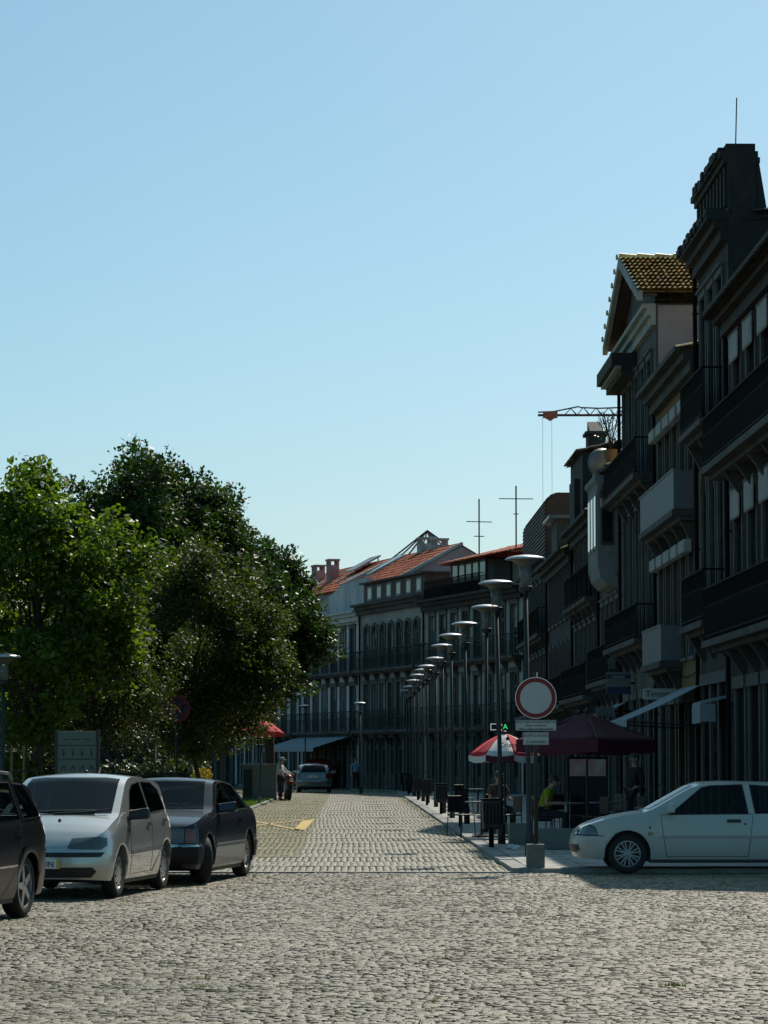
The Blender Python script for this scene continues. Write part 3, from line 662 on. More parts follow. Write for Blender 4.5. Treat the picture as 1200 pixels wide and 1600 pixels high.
r7, L7 = building('townhouse', 'corner townhouse with rounded dark slatted attic', rowpt(123), rowpt(138.6), 9.7, 'granite_dk', [
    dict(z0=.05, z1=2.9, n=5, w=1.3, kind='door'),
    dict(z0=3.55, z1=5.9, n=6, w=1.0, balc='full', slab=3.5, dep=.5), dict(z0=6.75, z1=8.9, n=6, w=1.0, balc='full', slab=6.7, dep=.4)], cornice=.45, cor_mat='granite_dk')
prof = [(.12, 9.72 + .16 * k) for k in range(13)] + [(-.5 + .62 * math.cos(math.pi / 2 * k / 5), 11.8 + .55 * math.sin(math.pi / 2 * k / 5)) for k in range(6)]
for k in range(len(prof) - 1):
    (ya, za), (yb, zb) = prof[k], prof[k + 1]; yb, zb = ya + (yb - ya) * .84, za + (zb - za) * .84
    q = [(ya - .05, za), (yb - .05, zb), (yb, zb), (ya + .035, za)]
    MB().add([(.05, y, z) for y, z in q] + [(L7 - .05, y, z) for y, z in q], [(0, 1, 2, 3), (7, 6, 5, 4), (0, 4, 5, 1), (1, 5, 6, 2), (2, 6, 7, 3), (3, 7, 4, 0)]).build('slat', M['slat'], r7)
core = MB(); q = [(y - .06, z - .01) for y, z in prof] + [(-8, 12.3), (-8, 9.71)]; nq = len(q)
core.add([(.06, y, z) for y, z in q] + [(L7 - .06, y, z) for y, z in q], [tuple(range(nq)), tuple(range(2 * nq - 1, nq - 1, -1))] + [(i, (i + 1) % nq, nq + (i + 1) % nq, nq + i) for i in range(nq)])
core.build('attic', M['slat'], r7)
# --- the curved far row closing the street
Q0 = Vector((6.35, 138.7)); V = Vector((-.28, .96)).normalized()
def farpt(t): p = Q0 + V * t; return (p.x, p.y)
FL = lambda n, arch=False, sash='sash', b2='full': [dict(z0=.05, z1=2.75, n=n, w=1.3, kind='door'), dict(z0=3.2, z1=5.6, n=n, w=.95, balc='full', slab=3.15, rail=1.05, dep=.55, sash=sash), dict(z0=6.4, z1=8.7, n=n, w=.95, arch=arch, balc=b2, slab=6.35, rail=1.0, dep=.5, sash=sash)]
rc, Lc = building('townhouse', 'grey townhouse closing the street with glazed rooftop veranda under red tiles', farpt(0), farpt(15.5), 9.5, 'plaster_hazed', FL(8), cornice=.6, cor_mat='granite_dk')
a = MB(); a.box(2.0, 12.0, -6, -1.6, 9.5, 11.1); a.build('attic_wall', M['plaster_hazed'], rc)
v = MB(); v.box(6.4, 11.9, -1.59, -.25, 9.5, 10.0)
for k in range(6): x = 6.4 + k * 1.08; v.box(x, x + .1, -.35, -.25, 10.0, 11.2)
v.box(6.4, 11.9, -1.59, -.2, 11.1, 11.2); v.box(6.4, 6.5, -1.59, -1.5, 10, 11.1); v.box(11.8, 11.9, -1.59, -.36, 10, 11.1)
vo = v.build('veranda', M['sash_dk'], rc)
for k in range(5): obj('pane', MB().box(6.52 + k * 1.08, 7.46 + k * 1.08, -.31, -.29, 10.02, 11.09).mesh('pane', M['pane2']), vo)
obj('pane', MB().box(6.42, 6.44, -1.48, -.37, 10.02, 11.09).mesh('pane', M['pane2']), vo)
railing(9.0, .2, .95).build('railing', M['iron'], rc, (6.2, -.1, 9.5))
t = MB(); tiles(t, (1.6, .25, 11.1), (1, 0, 0), (0, -4, 1.0), (0, 1.0, 4), 10.7, 4.12, .26, .45, .06); tag(t.build('roof_tiles', M['tile'], rc), kind='stuff')
t = MB(); t.add([(1.6, -3.75, 12.1), (12.3, -3.75, 12.1), (12.3, -7, 11.1), (1.6, -7, 11.1)], [(0, 1, 2, 3)]); t.add([(12.3, .25, 11.1), (12.3, -3.75, 12.1), (12.3, -7, 11.1)], [(0, 1, 2)]); t.add([(1.6, .25, 11.1), (1.6, -3.75, 12.1), (1.6, -7, 11.1)], [(0, 1, 2)]); t.build('roof_back', M['tile'], rc)
rb, Lb = building('townhouse', 'dark townhouse with round-arched upper windows and low dark attic storey', farpt(15.5), farpt(27.2), 9.85, 'granite_hazed', FL(7, True), cornice=.6, cor_mat='granite')
a = MB(); a.box(.3, Lb - .1, -2.6, -.15, 9.85, 10.95); a.box(.1, Lb, -2.7, .1, 10.95, 11.05); ao = a.build('attic', M['slat'], rb)
for k in range(6): w_ = MB().box(.9 + k * 1.8, 1.75 + k * 1.8, -.16, -.12, 10.05, 10.8).build('attic_window', M['plaster_white'], ao); obj('pane', MB().box(1.0 + k * 1.8, 1.65 + k * 1.8, -.119, -.11, 10.15, 10.7).mesh('pane', M['pane2']), w_)
ra, La = building('townhouse', 'pale townhouse with awning shop beside the parked hatchback', farpt(27.2), farpt(39.8), 9.6, 'plaster', FL(6), cornice=.5, cor_mat='plaster')
a = MB(); a.prism([(.05, 9.6), (La, 9.6), (La, 9.9), (5.0, 11.25), (.05, 11.4)], -.75, -.4); a.build('attic_wall', M['plaster'], ra)
rd_, Ld = building('townhouse', 'pale townhouse half hidden behind the linden trees', farpt(39.8), farpt(56), 9.6, 'plaster', FL(7), cornice=.5)
gable_along(rd_, Ld, 9.6, 9, 1.8, .4, 'tile')
re_, Le = building('townhouse', 'grey townhouse deep behind the trees on the left', farpt(56), farpt(76), 9.2, 'plaster_grey', FL(8), cornice=.5)
gable_along(re_, Le, 9.2, 9, 1.8, .4, 'tile')
px, py = farpt(76)
rf_, Lf = building('townhouse', 'long low house closing the park on the far left', (px, py), (px - 42, py - 22), 7.0, 'plaster_grey', [dict(z0=.05, z1=2.75, n=14, w=1.3, kind='door'), dict(z0=3.6, z1=5.9, n=14, w=1.0)], cornice=.4)
gable_along(rf_, Lf, 7.0, 9, 1.8, .4, 'tile')
# set-back upper house with the long red roof
up0, up1 = farpt(22), farpt(49); nrm = Vector((-V.y, V.x)); bk = -.85
uh = thing('roof_house', 'set-back upper storey with long orange tiled roof and pink gable end', 'building', (up0[0] + nrm.x * bk, up0[1] + nrm.y * bk, 0), math.atan2(V.y, V.x))
MB().box(0, 27, -6.3, -.02, 9.3, 11.1).build('wall', M['plaster_pink'], uh)
MB().box(.02, 26.9, -.02, .03, 9.86, 11.05).build('front_wall', M['plaster_white'], uh)
gable_along(uh, 27, 11.1, 6.4, 1.75, .3, 'tile', ends='plaster_pink', tw=.26, hump=.06)
MB().hexa([(10.8, .35, 10.95), (11.15, .35, 10.95), (11.15, -3.2, 12.85), (10.8, -3.2, 12.85), (10.8, .35, 11.35), (11.15, .35, 11.35), (11.15, -3.2, 13.1), (10.8, -3.2, 13.1)]).build('party_wall', M['plaster_white'], uh)
MB().hexa([(-.12, .35, 10.9), (.1, .35, 10.9), (.1, -3.2, 12.85), (-.12, -3.2, 12.85), (-.12, .35, 11.12), (.1, .35, 11.12), (.1, -3.2, 13.02), (-.12, -3.2, 13.02)]).build('gable_coping', M['plaster_white'], uh)
sk = MB().hexa([(a_ + 4.8, b_, c_) for a_, b_, c_ in [(4.6, -1.0, 11.72), (5.8, -1.0, 11.72), (5.8, -3.0, 12.8), (4.6, -3.0, 12.8), (4.6, -1.0, 11.9), (5.8, -1.0, 11.9), (5.8, -3.0, 12.98), (4.6, -3.0, 12.98)]]).build('skylight', M['plaster_white'], uh)
obj('pane', MB().hexa([(a_ + 4.8, b_, c_) for a_, b_, c_ in [(4.7, -1.1, 11.97), (5.7, -1.1, 11.97), (5.7, -2.9, 12.94), (4.7, -2.9, 12.94), (4.7, -1.1, 11.99), (5.7, -1.1, 11.99), (5.7, -2.9, 12.96), (4.7, -2.9, 12.96)]]).mesh('pane', M['pane2']), sk)
for xa, xb, ya, yb, lift in ((15.2, 17.4, -1.6, -3.2, .35), (16.2, 16.9, -.9, -1.7, .1), (13.6, 14.2, -.8, -1.5, .1), (20.8, 21.6, -1.1, -1.6, .1)):
    f = lambda y: 11.1 + 1.75 * (-y / 3.2)
    so = MB().hexa([(xa, ya, f(ya) + lift), (xb, ya, f(ya) + lift), (xb, yb, f(yb) + lift), (xa, yb, f(yb) + lift), (xa, ya, f(ya) + lift + .1), (xb, ya, f(ya) + lift + .1), (xb, yb, f(yb) + lift + .1), (xa, yb, f(yb) + lift + .1)])
    if lift > .3: so.box(xa + .1, xa + .16, yb + .1, yb + .16, f(yb), f(yb) + lift); so.box(xb - .16, xb - .1, yb + .1, yb + .16, f(yb), f(yb) + lift)
    so.build('skylight', M['zinc'], uh)
def chimney(x, y, z0, z1, a, b, m):
    c = MB().box(x - a, x + a, y - b, y + b, z0, z1 - .35); c.box(x - a - .05, x + a + .05, y - b - .05, y + b + .05, z1 - .1, z1)
    for sx_ in (-1, 0, 1):
        for sy_ in (-1, 1): c.box(x + sx_ * (a - .06) - .06, x + sx_ * (a - .06) + .06, y + sy_ * (b - .06) - .06, y + sy_ * (b - .06) + .06, z1 - .35, z1 - .1)
    c.build('chimney', M[m], uh)
chimney(19.8, -1.6, 11.4, 13.3, .35, .3, 'plaster_pink'); chimney(23.8, -1.8, 11.4, 13.2, .45, .3, 'plaster_pink')
chimney(7.2, -3.4, 12.4, 13.75, .4, .35, 'plaster_white'); chimney(5.2, -3.6, 12.4, 13.55, .45, .35, 'plaster_white')
MB().box(4.6, 8.0, -4.4, -3.3, 12.3, 13.05).build('chimney_base', M['plaster_white'], uh)
py_ = MB(); c = Vector((12.0, -5.0, 14.5)); r = 1.6
cs = [Vector((12 + r * sx_, -5 + r * sy_, 13.0)) for sx_, sy_ in ((-1, -1), (1, -1), (1, 1), (-1, 1), (0, 1), (0, -1), (1, 0), (-1, 0))]
for q in cs: py_.tube([q, c], .045, 6)
for i in range(4): py_.tube([cs[i], cs[(i + 1) % 4]], .05, 6)
MB().box(10.3, 13.7, -6.7, -3.35, 11, 13.0).build('lantern_base', M['plaster_white'], uh)
lo = py_.build('roof_lantern', M['iron'], uh)
M['clearglass'] = mat('clear_glass', (.75, .8, .82), .05, var=.02, alpha=.18)
for i in range(4): obj('pane', MB().add([cs[i], cs[(i + 1) % 4], c], [(0, 1, 2)]).mesh('pane', M['clearglass']), lo)
# television aerials
def aerial(name, label, px, d, z0, z1, ang, arms):
    p = at(px, d); o = thing(name, label, 'aerial', (p.x, p.y, z0), ang)
    MB().tube([(0, 0, 0), (0, 0, z1 - z0)], .035, 6).build('mast', M['iron'], o)
    for z, ln, n in arms:
        b = MB().tube([(-ln / 2, 0, z - z0), (ln / 2, 0, z - z0)], .02, 5)
        for k in range(n): x = -ln / 2 + ln * (k + .5) / n; b.tube([(x, -.25, z - z0), (x, .25, z - z0)], .012, 4)
        b.build('boom', M['iron'], o)
aerial('aerial', 'slim television aerial with tilted boom above the veranda roof', 749, 147, 11.4, 14.1, .3, [(13.0, 1.3, 7), (12.3, .5, 4)])
aerial('aerial', 'taller television aerial with long horizontal boom near the slatted attic', 807, 141, 11.2, 14.2, .1, [(13.6, 1.6, 12), (12.9, .25, 2)])
# ================================================================ vehicles
def lerp_poly(pts, x):
    if x <= pts[0][0]: return pts[0][1]
    for (a, b), (c, d) in zip(pts, pts[1:]):
        if x <= c: t = (x - a) / (c - a); return b + (d - b) * t
    return pts[-1][1]
def smooth_poly(pts, n=9):
    """rounded polyline sampled as a table"""
    xs = np.linspace(pts[0][0], pts[-1][0], 400); ys = np.interp(xs, [p[0] for p in pts], [p[1] for p in pts])
    k = np.hanning(n + 2)[1:-1]; k /= k.sum(); e = n // 2
    yp = np.r_[2 * ys[0] - ys[1:e + 1][::-1], ys, 2 * ys[-1] - ys[-e - 1:-1][::-1]]
    return xs, np.convolve(yp, k, 'valid')
def cut(bm0, polys, side, offset, keep=None):
    """copy of the skin inside a convex outline, lifted by offset. polys: list of (x,y,z) plane point, normal (kept side is behind)"""
    bm = bm0.copy()
    if keep: 
        bad = [f for f in bm.faces if not keep(f)]; bmesh.ops.delete(bm, geom=bad, context='FACES')
    for p, nrm in polys:
        g = bm.verts[:] + bm.edges[:] + bm.faces[:]
        if not g: break
        bmesh.ops.bisect_plane(bm, geom=g, dist=1e-5, plane_co=p, plane_no=nrm, clear_outer=True)
    bm.normal_update()
    if offset:
        for v in bm.verts: v.co += v.normal * offset
    return bm
def hole(bm, planes, keep):
    for p, nrm in planes:
        fs = [f for f in bm.faces if keep(f)]
        if not fs: return
        g = list({e for f in fs for e in f.edges}) + list({v for f in fs for v in f.verts}) + fs
        bmesh.ops.bisect_plane(bm, geom=g, dist=1e-5, plane_co=p, plane_no=nrm)
    bad = [f for f in bm.faces if keep(f) and all((f.calc_center_median() - p).dot(nrm) < 0 for p, nrm in planes)]
    bmesh.ops.delete(bm, geom=bad, context='FACES')
def outline(pts, axis):
    """planes of a convex outline given counter-clockwise or clockwise; axis 'y': pts are (x,z); axis 'x': pts are (y,z)"""
    c = Vector((sum(p[0] for p in pts) / len(pts), sum(p[1] for p in pts) / len(pts))); res = []
    for a, b in zip(pts, pts[1:] + pts[:1]):
        a, b = Vector(a), Vector(b); n = Vector(((b - a).y, -(b - a).x))
        if n.dot(a - c) < 0: n = -n
        if axis == 'y': res.append((Vector((a.x, 0, a.y)), Vector((n.x, 0, n.y))))
        elif axis == 'x': res.append((Vector((0, a.x, a.y)), Vector((0, n.x, n.y))))
        else: res.append((Vector((a.x, a.y, 0)), Vector((n.x, n.y, 0))))
    return res
def grow(pts, d):
    c = Vector((sum(p[0] for p in pts) / len(pts), sum(p[1] for p in pts) / len(pts))); out_ = []
    for p in pts:
        v = Vector(p) - c; q = v + Vector((math.copysign(d, v.x), math.copysign(d, v.y))); out_.append((c.x + q.x, c.y + q.y))
    return out_
def wheel_mesh(r, rim, wd, style, key):
    t = MB(); h = wd / 2
    t.lathe([(rim, -h * .8), (r * .90, -h), (r * .975, -h * .8), (r, -h * .45), (r, h * .45), (r * .975, h * .8), (r * .90, h), (rim, h * .8)], 36, axis='y', cap=False)
    tm = t.mesh('tyre', M['rubber'], smooth=True)
    m = MB(); m.lathe([(rim * 1.01, h * .82), (rim * .93, h * .86), (rim * .9, h * .4), (rim * .88, -h * .6)], 32, axis='y', cap=False)
    if style == 'cap':
        m.lathe([(rim * .92, h * .74), (rim * .7, h * .86), (rim * .3, h * .84), (.0005, h * .86)], 32, axis='y', cap=False)
    elif style == 'disc':
        m.lathe([(rim * .92, h * .6), (rim * .8, h * .75), (rim * .6, h * .66), (rim * .3, h * .8), (.0005, h * .82)], 32, axis='y', cap=False)
    else:
        n = 5 if style == 'star5' else 8; sp = rim * (.17 if style == 'star5' else .05)
        m.lathe([(rim * .27, h * .3), (rim * .27, h * .74), (rim * .2, h * .8), (.0005, h * .8)], 16, axis='y', cap=False)
        for k in range(n):
            a = 2 * math.pi * k / n + .3
            for off in ((0,) if style == 'star5' else (-.15, .15)):
                ca, sa = math.cos(a + off), math.sin(a + off); px_, pz_ = -sa, ca
                def P(rr, w_, y): return (ca * rr + px_ * w_, y, sa * rr + pz_ * w_)
                w0, w1 = sp, sp * (.75 if style == 'star5' else 1)
                m.hexa([P(rim * .2, -w0, h * .5), P(rim * .93, -w1, h * .5), P(rim * .93, w1, h * .5), P(rim * .2, w0, h * .5), P(rim * .2, -w0, h * .78), P(rim * .93, -w1, h * .8), P(rim * .93, w1, h * .8), P(rim * .2, w0, h * .78)])
    rm = m.mesh('rim', M['alloy_pale' if style == 'double8' else 'alloy'], angle=40)
    b = MB().lathe([(rim * .9, h * .1), (.0005, h * .1)], 24, axis='y', cap=False)
    if style == 'cap':
        for k in range(9):
            a = 2 * math.pi * k / 9; b.lathe([(rim * .085, h * .84), (rim * .085, h * .9), (.0005, h * .9)], 8, (rim * .72 * math.cos(a), 0, rim * .72 * math.sin(a)), axis='y', cap=False)
    if style == 'disc':
        for k in range(15):
            a = 2 * math.pi * k / 15; b.lathe([(rim * .05, h * .7), (rim * .05, h * .78), (.0005, h * .78)], 6, (rim * .7 * math.cos(a), 0, rim * .7 * math.sin(a)), axis='y', cap=False)
    return tm, rm, b.mesh('brake_disc', M['black'])
def make_car(name, label, C, loc, rz, group=None):
    """C: length data. x forward, origin on the ground midway between the axles"""
    root = thing(name, label, C.get('cat', 'car'), loc, rz, group)
    xf, xr, W = C['front'], C['rear'], C['W'] / 2
    tx, ty = smooth_poly(C['top'], C.get('soft', 13)); bx_, by_ = smooth_poly(C['belt'], 15)
    top = lambda x: float(np.interp(x, tx, ty)); belt = lambda x: float(np.interp(x, bx_, by_))
    ax, ra, sill = C['axles'], C['arch'], C['sill']
    nf, nr = C.get('nf', 3.2), C.get('nr', 4.0); xpf, xpr = C['taper']
    st = list(np.arange(xpr, xpf + 1e-6, .035))
    for q in np.linspace(0, 1, 17)[1:]:
        y = 1 - q; st.append(xpf + (xf - xpf) * (1 - y ** nf) ** (1 / nf)); st.append(xpr + (xr - xpr) * (1 - y ** nr) ** (1 / nr))
    for q in (.25, .45, .6, .72): st.append(xpf + (xf - xpf) * q); st.append(xpr + (xr - xpr) * q)
    for a in ax: st += [a - ra, a + ra, a - ra * .98, a + ra * .98, a - ra * .93, a + ra * .93]
    st = sorted(set(round(s_, 4) for s_ in st))
    def plan(x):
        if x > xpf: t_ = min(1, (x - xpf) / (xf - xpf)); return max(.015, (1 - t_ ** nf)) ** (1 / nf), t_
        if x < xpr: t_ = min(1, (xpr - x) / (xpr - xr)); return max(.015, (1 - t_ ** nr)) ** (1 / nr), -t_
        return 1, 0
    PF = [(0, .945), (.12, .975), (.3, .995), (.45, 1), (.62, .998), (.8, .985), (.93, .962), (1, .935)]
    lv = [0, .1, .2, .3, .4, .5, .58, .64, .70, .78, .86, .93, 1.0]; gl = [.03, .10, .25, .45, .65, .82, .93, 1.0]; rf = [.95, .86, .7, .5, .25, 0]
    tum = C.get('tum', .27); rows = []
    for x in st:
        p, t_ = plan(x); zt = top(x); zb = min(belt(x), zt - .012); zl = sill + (C.get('nose_up', .03) * t_ * t_ if t_ > 0 else C.get('tail_up', .06) * t_ * t_)
        for a in ax:
            if abs(x - a) < ra: zl = max(zl, C['az'] + math.sqrt(max(0, ra * ra - (x - a) ** 2)))
        r = []
        def wy(z): f = min(1, max(0, (z - sill) / (zb - sill))); return W * p * lerp_poly(PF, f)
        zl = min(zl, zb - .05)
        r.append((max(.0, wy(zl) - .10), zl + .004)); r.append((wy(zl) - .004, zl))
        for f in lv[1:]: z = zl + (zb - zl) * f; r.append((wy(z), z))
        wb = wy(zb); g = max(0, zt - zb); cr = min(.05, .35 * g); yr_ = wb - tum * (g - cr) - .02 * min(1, g / .1)
        zr_ = zt - cr; yr_ = max(wb * .55, yr_)
        for f in gl: r.append((wb + (yr_ - wb) * f, zb + (zr_ - zb) * f + .012 * math.sin(math.pi * f) * min(1, g / .3) * 0))
        for f in rf: r.append((yr_ * f, zr_ + cr * (1 - f * f)))
        sh = []
        for (y, z) in r:
            fz = (z - sill) / (max(zb, sill + .3) - sill); dx = 0
            if t_ > 0: dx = -lerp_poly(C['nose'], z) * t_ ** 3
            elif t_ < 0: dx = lerp_poly(C['tail'], z) * (-t_) ** 3
            sh.append((x + dx, y, z))
        rows.append(sh)
    nv = len(rows[0]); bm = bmesh.new(); grid = {}
    for i, r in enumerate(rows):
        for j, (x, y, z) in enumerate(r):
            grid[i, j, 1] = bm.verts.new((x, y, z)); grid[i, j, -1] = grid[i, j, 1] if j == nv - 1 else bm.verts.new((x, -y, z))
    for i in range(len(rows) - 1):
        for j in range(nv - 1):
            for s_ in (1, -1):
                q = [grid[i, j, s_], grid[i + 1, j, s_], grid[i + 1, j + 1, s_], grid[i, j + 1, s_]]
                if s_ == -1: q.reverse()
                q = list(dict.fromkeys(q))
                try: bm.faces.new(q)
                except ValueError: pass
    for i in (0, len(rows) - 1):
        for j in range(nv - 1):
            q = list(dict.fromkeys([grid[i, j, 1], grid[i, j + 1, 1], grid[i, j + 1, -1], grid[i, j, -1]]))
            if i: q.reverse()
            try: bm.faces.new(q)
            except ValueError: pass
    bmesh.ops.remove_doubles(bm, verts=bm.verts, dist=.0008); bmesh.ops.recalc_face_normals(bm, faces=bm.faces); bm.normal_update()
    paint = C['paint']
    def put(nm, b, m, parent=root, sm=True):
        if not b.faces: b.free(); return None
        me = bpy.data.meshes.new(nm); b.to_mesh(me); b.free(); me.materials.append(m)
        if sm: me.polygons.foreach_set('use_smooth', [True] * len(me.polygons)); me.set_sharp_from_angle(angle=R(38))
        return obj(nm, me, parent)
    L_ = lambda s_: (lambda f: f.calc_center_median().y * s_ > .02 and f.normal.y * s_ > .12)
    holes = []
    for pn in C.get('side', []):
        nm, pts, m, off = pn[:4]; fr = pn[4] if len(pn) > 4 else None
        for s_ in pn[5] if len(pn) > 5 else (1, -1):
            par = root
            if fr:
                tb_ = cut(bm, outline(grow(pts, fr[0]), 'y'), s_, off - .0018, L_(s_))
                if nm == 'window': hole(tb_, outline(pts, 'y'), L_(s_))
                put(nm + '_gap' if nm == 'door' else nm + '_trim', tb_, fr[1])
            if nm == 'window': holes.append((outline(pts, 'y'), L_(s_)))
            o = put(nm, cut(bm, outline(pts, 'y'), s_, off, L_(s_)), m)
            if nm == 'door' and o and 'handle' in C:
                for hx, hz in C['handle']:
                    if min(p[0] for p in pts) < hx < max(p[0] for p in pts):
                        hb = put('handle', cut(bm, outline([(hx - .1, hz - .022), (hx + .1, hz - .022), (hx + .1, hz + .022), (hx - .1, hz + .022)], 'y'), s_, .022, L_(s_)), C.get('handle_mat', M['black']), o)
    FR = lambda f: f.normal.x > .15; RR = lambda f: f.normal.x < -.15
    for nm, pts, m, off, xmin in C.get('face_front', []):
        for q in ([pts] if min(p[0] for p in pts) < 0 else [pts, [(-a, b) for a, b in pts]]):
            put(nm, cut(bm, outline(q, 'x') + [(Vector((xmin, 0, 0)), Vector((-1, 0, 0)))], 1, off, FR), m)
            if nm == 'windscreen': holes.append((outline(q, 'x') + [(Vector((xmin, 0, 0)), Vector((-1, 0, 0)))], FR))
    for nm, pts, m, off, xmax in C.get('face_rear', []):
        for q in ([pts] if min(p[0] for p in pts) < 0 else [pts, [(-a, b) for a, b in pts]]):
            put(nm, cut(bm, outline(q, 'x') + [(Vector((xmax, 0, 0)), Vector((1, 0, 0)))], 1, off, RR), m)
            if nm == 'rear_window': holes.append((outline(q, 'x') + [(Vector((xmax, 0, 0)), Vector((1, 0, 0)))], RR))
    for nm, pts, m, off in C.get('top_cut', []):
        put(nm, cut(bm, outline(pts, 'z'), 1, off, lambda f: f.normal.z > .25 and f.calc_center_median().z > sill + .35), m)
    for pl, kp in holes: hole(bm, pl, kp)
    bm.normal_update(); li = bm.copy(); zi = sill + .38
    bmesh.ops.delete(li, geom=[f for f in li.faces if f.calc_center_median().z < zi], context='FACES')
    for v in li.verts: v.co -= v.normal * .018
    put('lining', li, M['trimdark'])
    put('body', bm, paint)
    sx0 = C.get('seat', -.05); zb_ = belt(0)
    for s_ in (1, -1):
        MB().hexa([(sx0 - .25, s_ * .36 - .23, .5), (sx0 + .3, s_ * .36 - .23, .5), (sx0 + .3, s_ * .36 + .23, .5), (sx0 - .25, s_ * .36 + .23, .5), (sx0 - .22, s_ * .36 - .23, .62), (sx0 + .3, s_ * .36 - .22, .66), (sx0 + .3, s_ * .36 + .22, .66), (sx0 - .22, s_ * .36 + .23, .62)]).hexa([(sx0 - .32, s_ * .36 - .22, .6), (sx0 - .16, s_ * .36 - .22, .6), (sx0 - .16, s_ * .36 + .22, .6), (sx0 - .32, s_ * .36 + .22, .6), (sx0 - .50, s_ * .36 - .19, zb_ + .16), (sx0 - .42, s_ * .36 - .19, zb_ + .17), (sx0 - .42, s_ * .36 + .19, zb_ + .17), (sx0 - .50, s_ * .36 + .19, zb_ + .16)]).box(sx0 - .53, sx0 - .44, s_ * .36 - .12, s_ * .36 + .12, zb_ + .2, zb_ + .35).build('front_seat', M['trimdark'], root, bevel=.03)
    MB().box(sx0 - 1.25, sx0 - .75, -.6, .6, .5, .64).hexa([(sx0 - 1.3, -.6, .6), (sx0 - 1.15, -.6, .6), (sx0 - 1.15, .6, .6), (sx0 - 1.3, .6, .6), (sx0 - 1.4, -.55, zb_ + .1), (sx0 - 1.32, -.55, zb_ + .1), (sx0 - 1.32, .55, zb_ + .1), (sx0 - 1.4, .55, zb_ + .1)]).build('rear_bench', M['trimdark'], root, bevel=.03)
    MB().hexa([(sx0 + .62, -.66, .6), (sx0 + .95, -.66, .6), (sx0 + .95, .66, .6), (sx0 + .62, .66, .6), (sx0 + .68, -.66, zb_ - .06), (sx0 + 1.0, -.66, zb_ - .04), (sx0 + 1.0, .66, zb_ - .04), (sx0 + .68, .66, zb_ - .06)]).build('dashboard', M['trimdark'], root, bevel=.03)
    wv = [(sx0 + .52 + .09 * math.sin(2 * math.pi * k / 20), .36 + .185 * math.cos(2 * math.pi * k / 20), zb_ - .02 + .165 * math.sin(2 * math.pi * k / 20)) for k in range(21)]
    MB().tube(wv, .014, 6).build('steering_wheel', M['black'], root)
    iw = W - .24                                                       # dark underbody and wheel wells
    u = MB().box(xr + .25, xf - .3, -iw, iw, sill + .02, C['az'] + ra * .9)
    u.box(ax[0] + ra * 1.02, ax[1] - ra * 1.02, -W * .93, W * .93, sill - .05, sill + .015)
    for a in ax: u.lathe([(ra * .99, -W * .9), (ra * .99, W * .9)], 20, (a, 0, C['az']), axis='y', cap=False)
    u.v = [(x, y, max(z, sill - .02) if abs(y) > iw + .01 and False else z) for x, y, z in u.v]
    ub = MB().box(xr + .25, xf - .3, -iw, iw, sill + .02, C['az'] + ra * .9).box(ax[0] + ra * 1.02, ax[1] - ra * 1.02, -W * .93, W * .93, sill - .05, sill + .015)
    for a in ax:
        for s_ in (1, -1):
            n = 14; vs, fs = [], []
            for k in range(n + 1):
                an = math.pi * k / n
                for y in (W * .9, iw - .01): vs.append((a - ra * .985 * math.cos(an), s_ * y, C['az'] + ra * .985 * math.sin(an)))
            ub.add(vs, [(2 * k, 2 * k + 1, 2 * k + 3, 2 * k + 2) for k in range(n)])
    ub.build('underbody', M['black'], root)
    wr, rim, ww, stl = C['wheel']; tm, rm, bd = wheel_mesh(wr, rim, ww, stl, name)
    for i, a in enumerate(ax):
        for s_ in (1, -1):
            we = bpy.data.objects.new('wheel', None); COL.objects.link(we); we.parent = root; we.location = (a, s_ * (W - ww / 2 - .035), wr)
            we.rotation_euler = (0, random.uniform(0, 6), (C.get('steer', 0) if i == 1 else 0) + (math.pi if s_ < 0 else 0))
            we.rotation_mode = 'XYZ'
            for nm, me in (('tyre', tm), ('rim', rm), ('brake_disc', bd)): obj(nm, me, we)
    mx, mz = C['mirror']
    for s_ in (1, -1):
        m = MB(); m.hexa([(mx - .06, s_ * (W * .93), mz - .07), (mx + .05, s_ * (W * .93), mz - .07), (mx + .07, s_ * (W + .20), mz - .055), (mx - .05, s_ * (W + .20), mz - .055), (mx - .06, s_ * (W * .93), mz + .05), (mx + .03, s_ * (W * .93), mz + .05), (mx + .04, s_ * (W + .19), mz + .085), (mx - .05, s_ * (W + .19), mz + .085)])
        mo = m.build('mirror', C.get('mirror_mat', M['black']), root, bevel=.025)
    if 'plate' in C:
        for (x, z, txt, d) in C['plate']:
            p = MB().box(-.006, .006, -.26, .26, -.055, .055).build('plate', M['white'], root, (x, 0, z))
            MB().box(.0061, .0075, -.262, -.215, -.055, .055).build('plate_band', M['blue'], p) if d > 0 else None
            MB().box(.0061 * d, .0075 * d, .215 * d, .262 * d, -.055, .055).build('date_band', M['yellow'], p)
            lettering(txt, .095, M['black'], p, (.008 * d, -.01 * d, -.004), (R(90), 0, R(90) * d))
    return root
def P_paint(name, col, metal, rough=.32):
    return mat(name, col, rough, metal=metal, var=.04, scale=2, coat=1.0)
M['p_silver'] = P_paint('paint_silver', (.52, .52, .50), .75, .34); M['p_white'] = mat('paint_white', (.46, .445, .41), .4, var=.04, scale=1.5, coat=.5)
M['p_navy'] = mat('paint_navy', (.008, .012, .02), .3, var=.05, coat=.5, spec=.3); M['p_black'] = mat('paint_black', (.004, .0045, .005), .3, var=.05, coat=.15, spec=.2)
M['p_greyclad'] = mat('paint_cladding', (.17, .165, .155), .45, var=.05, coat=.3); M['p_silver2'] = P_paint('paint_silver_blue', (.2, .21, .215), .6, .36)
M['p_red'] = P_paint('paint_red', (.3, .012, .015), .1); M['p_van'] = mat('paint_van', (.5, .52, .54), .4, var=.04, coat=.6)
GAP = (.009, M['black'])
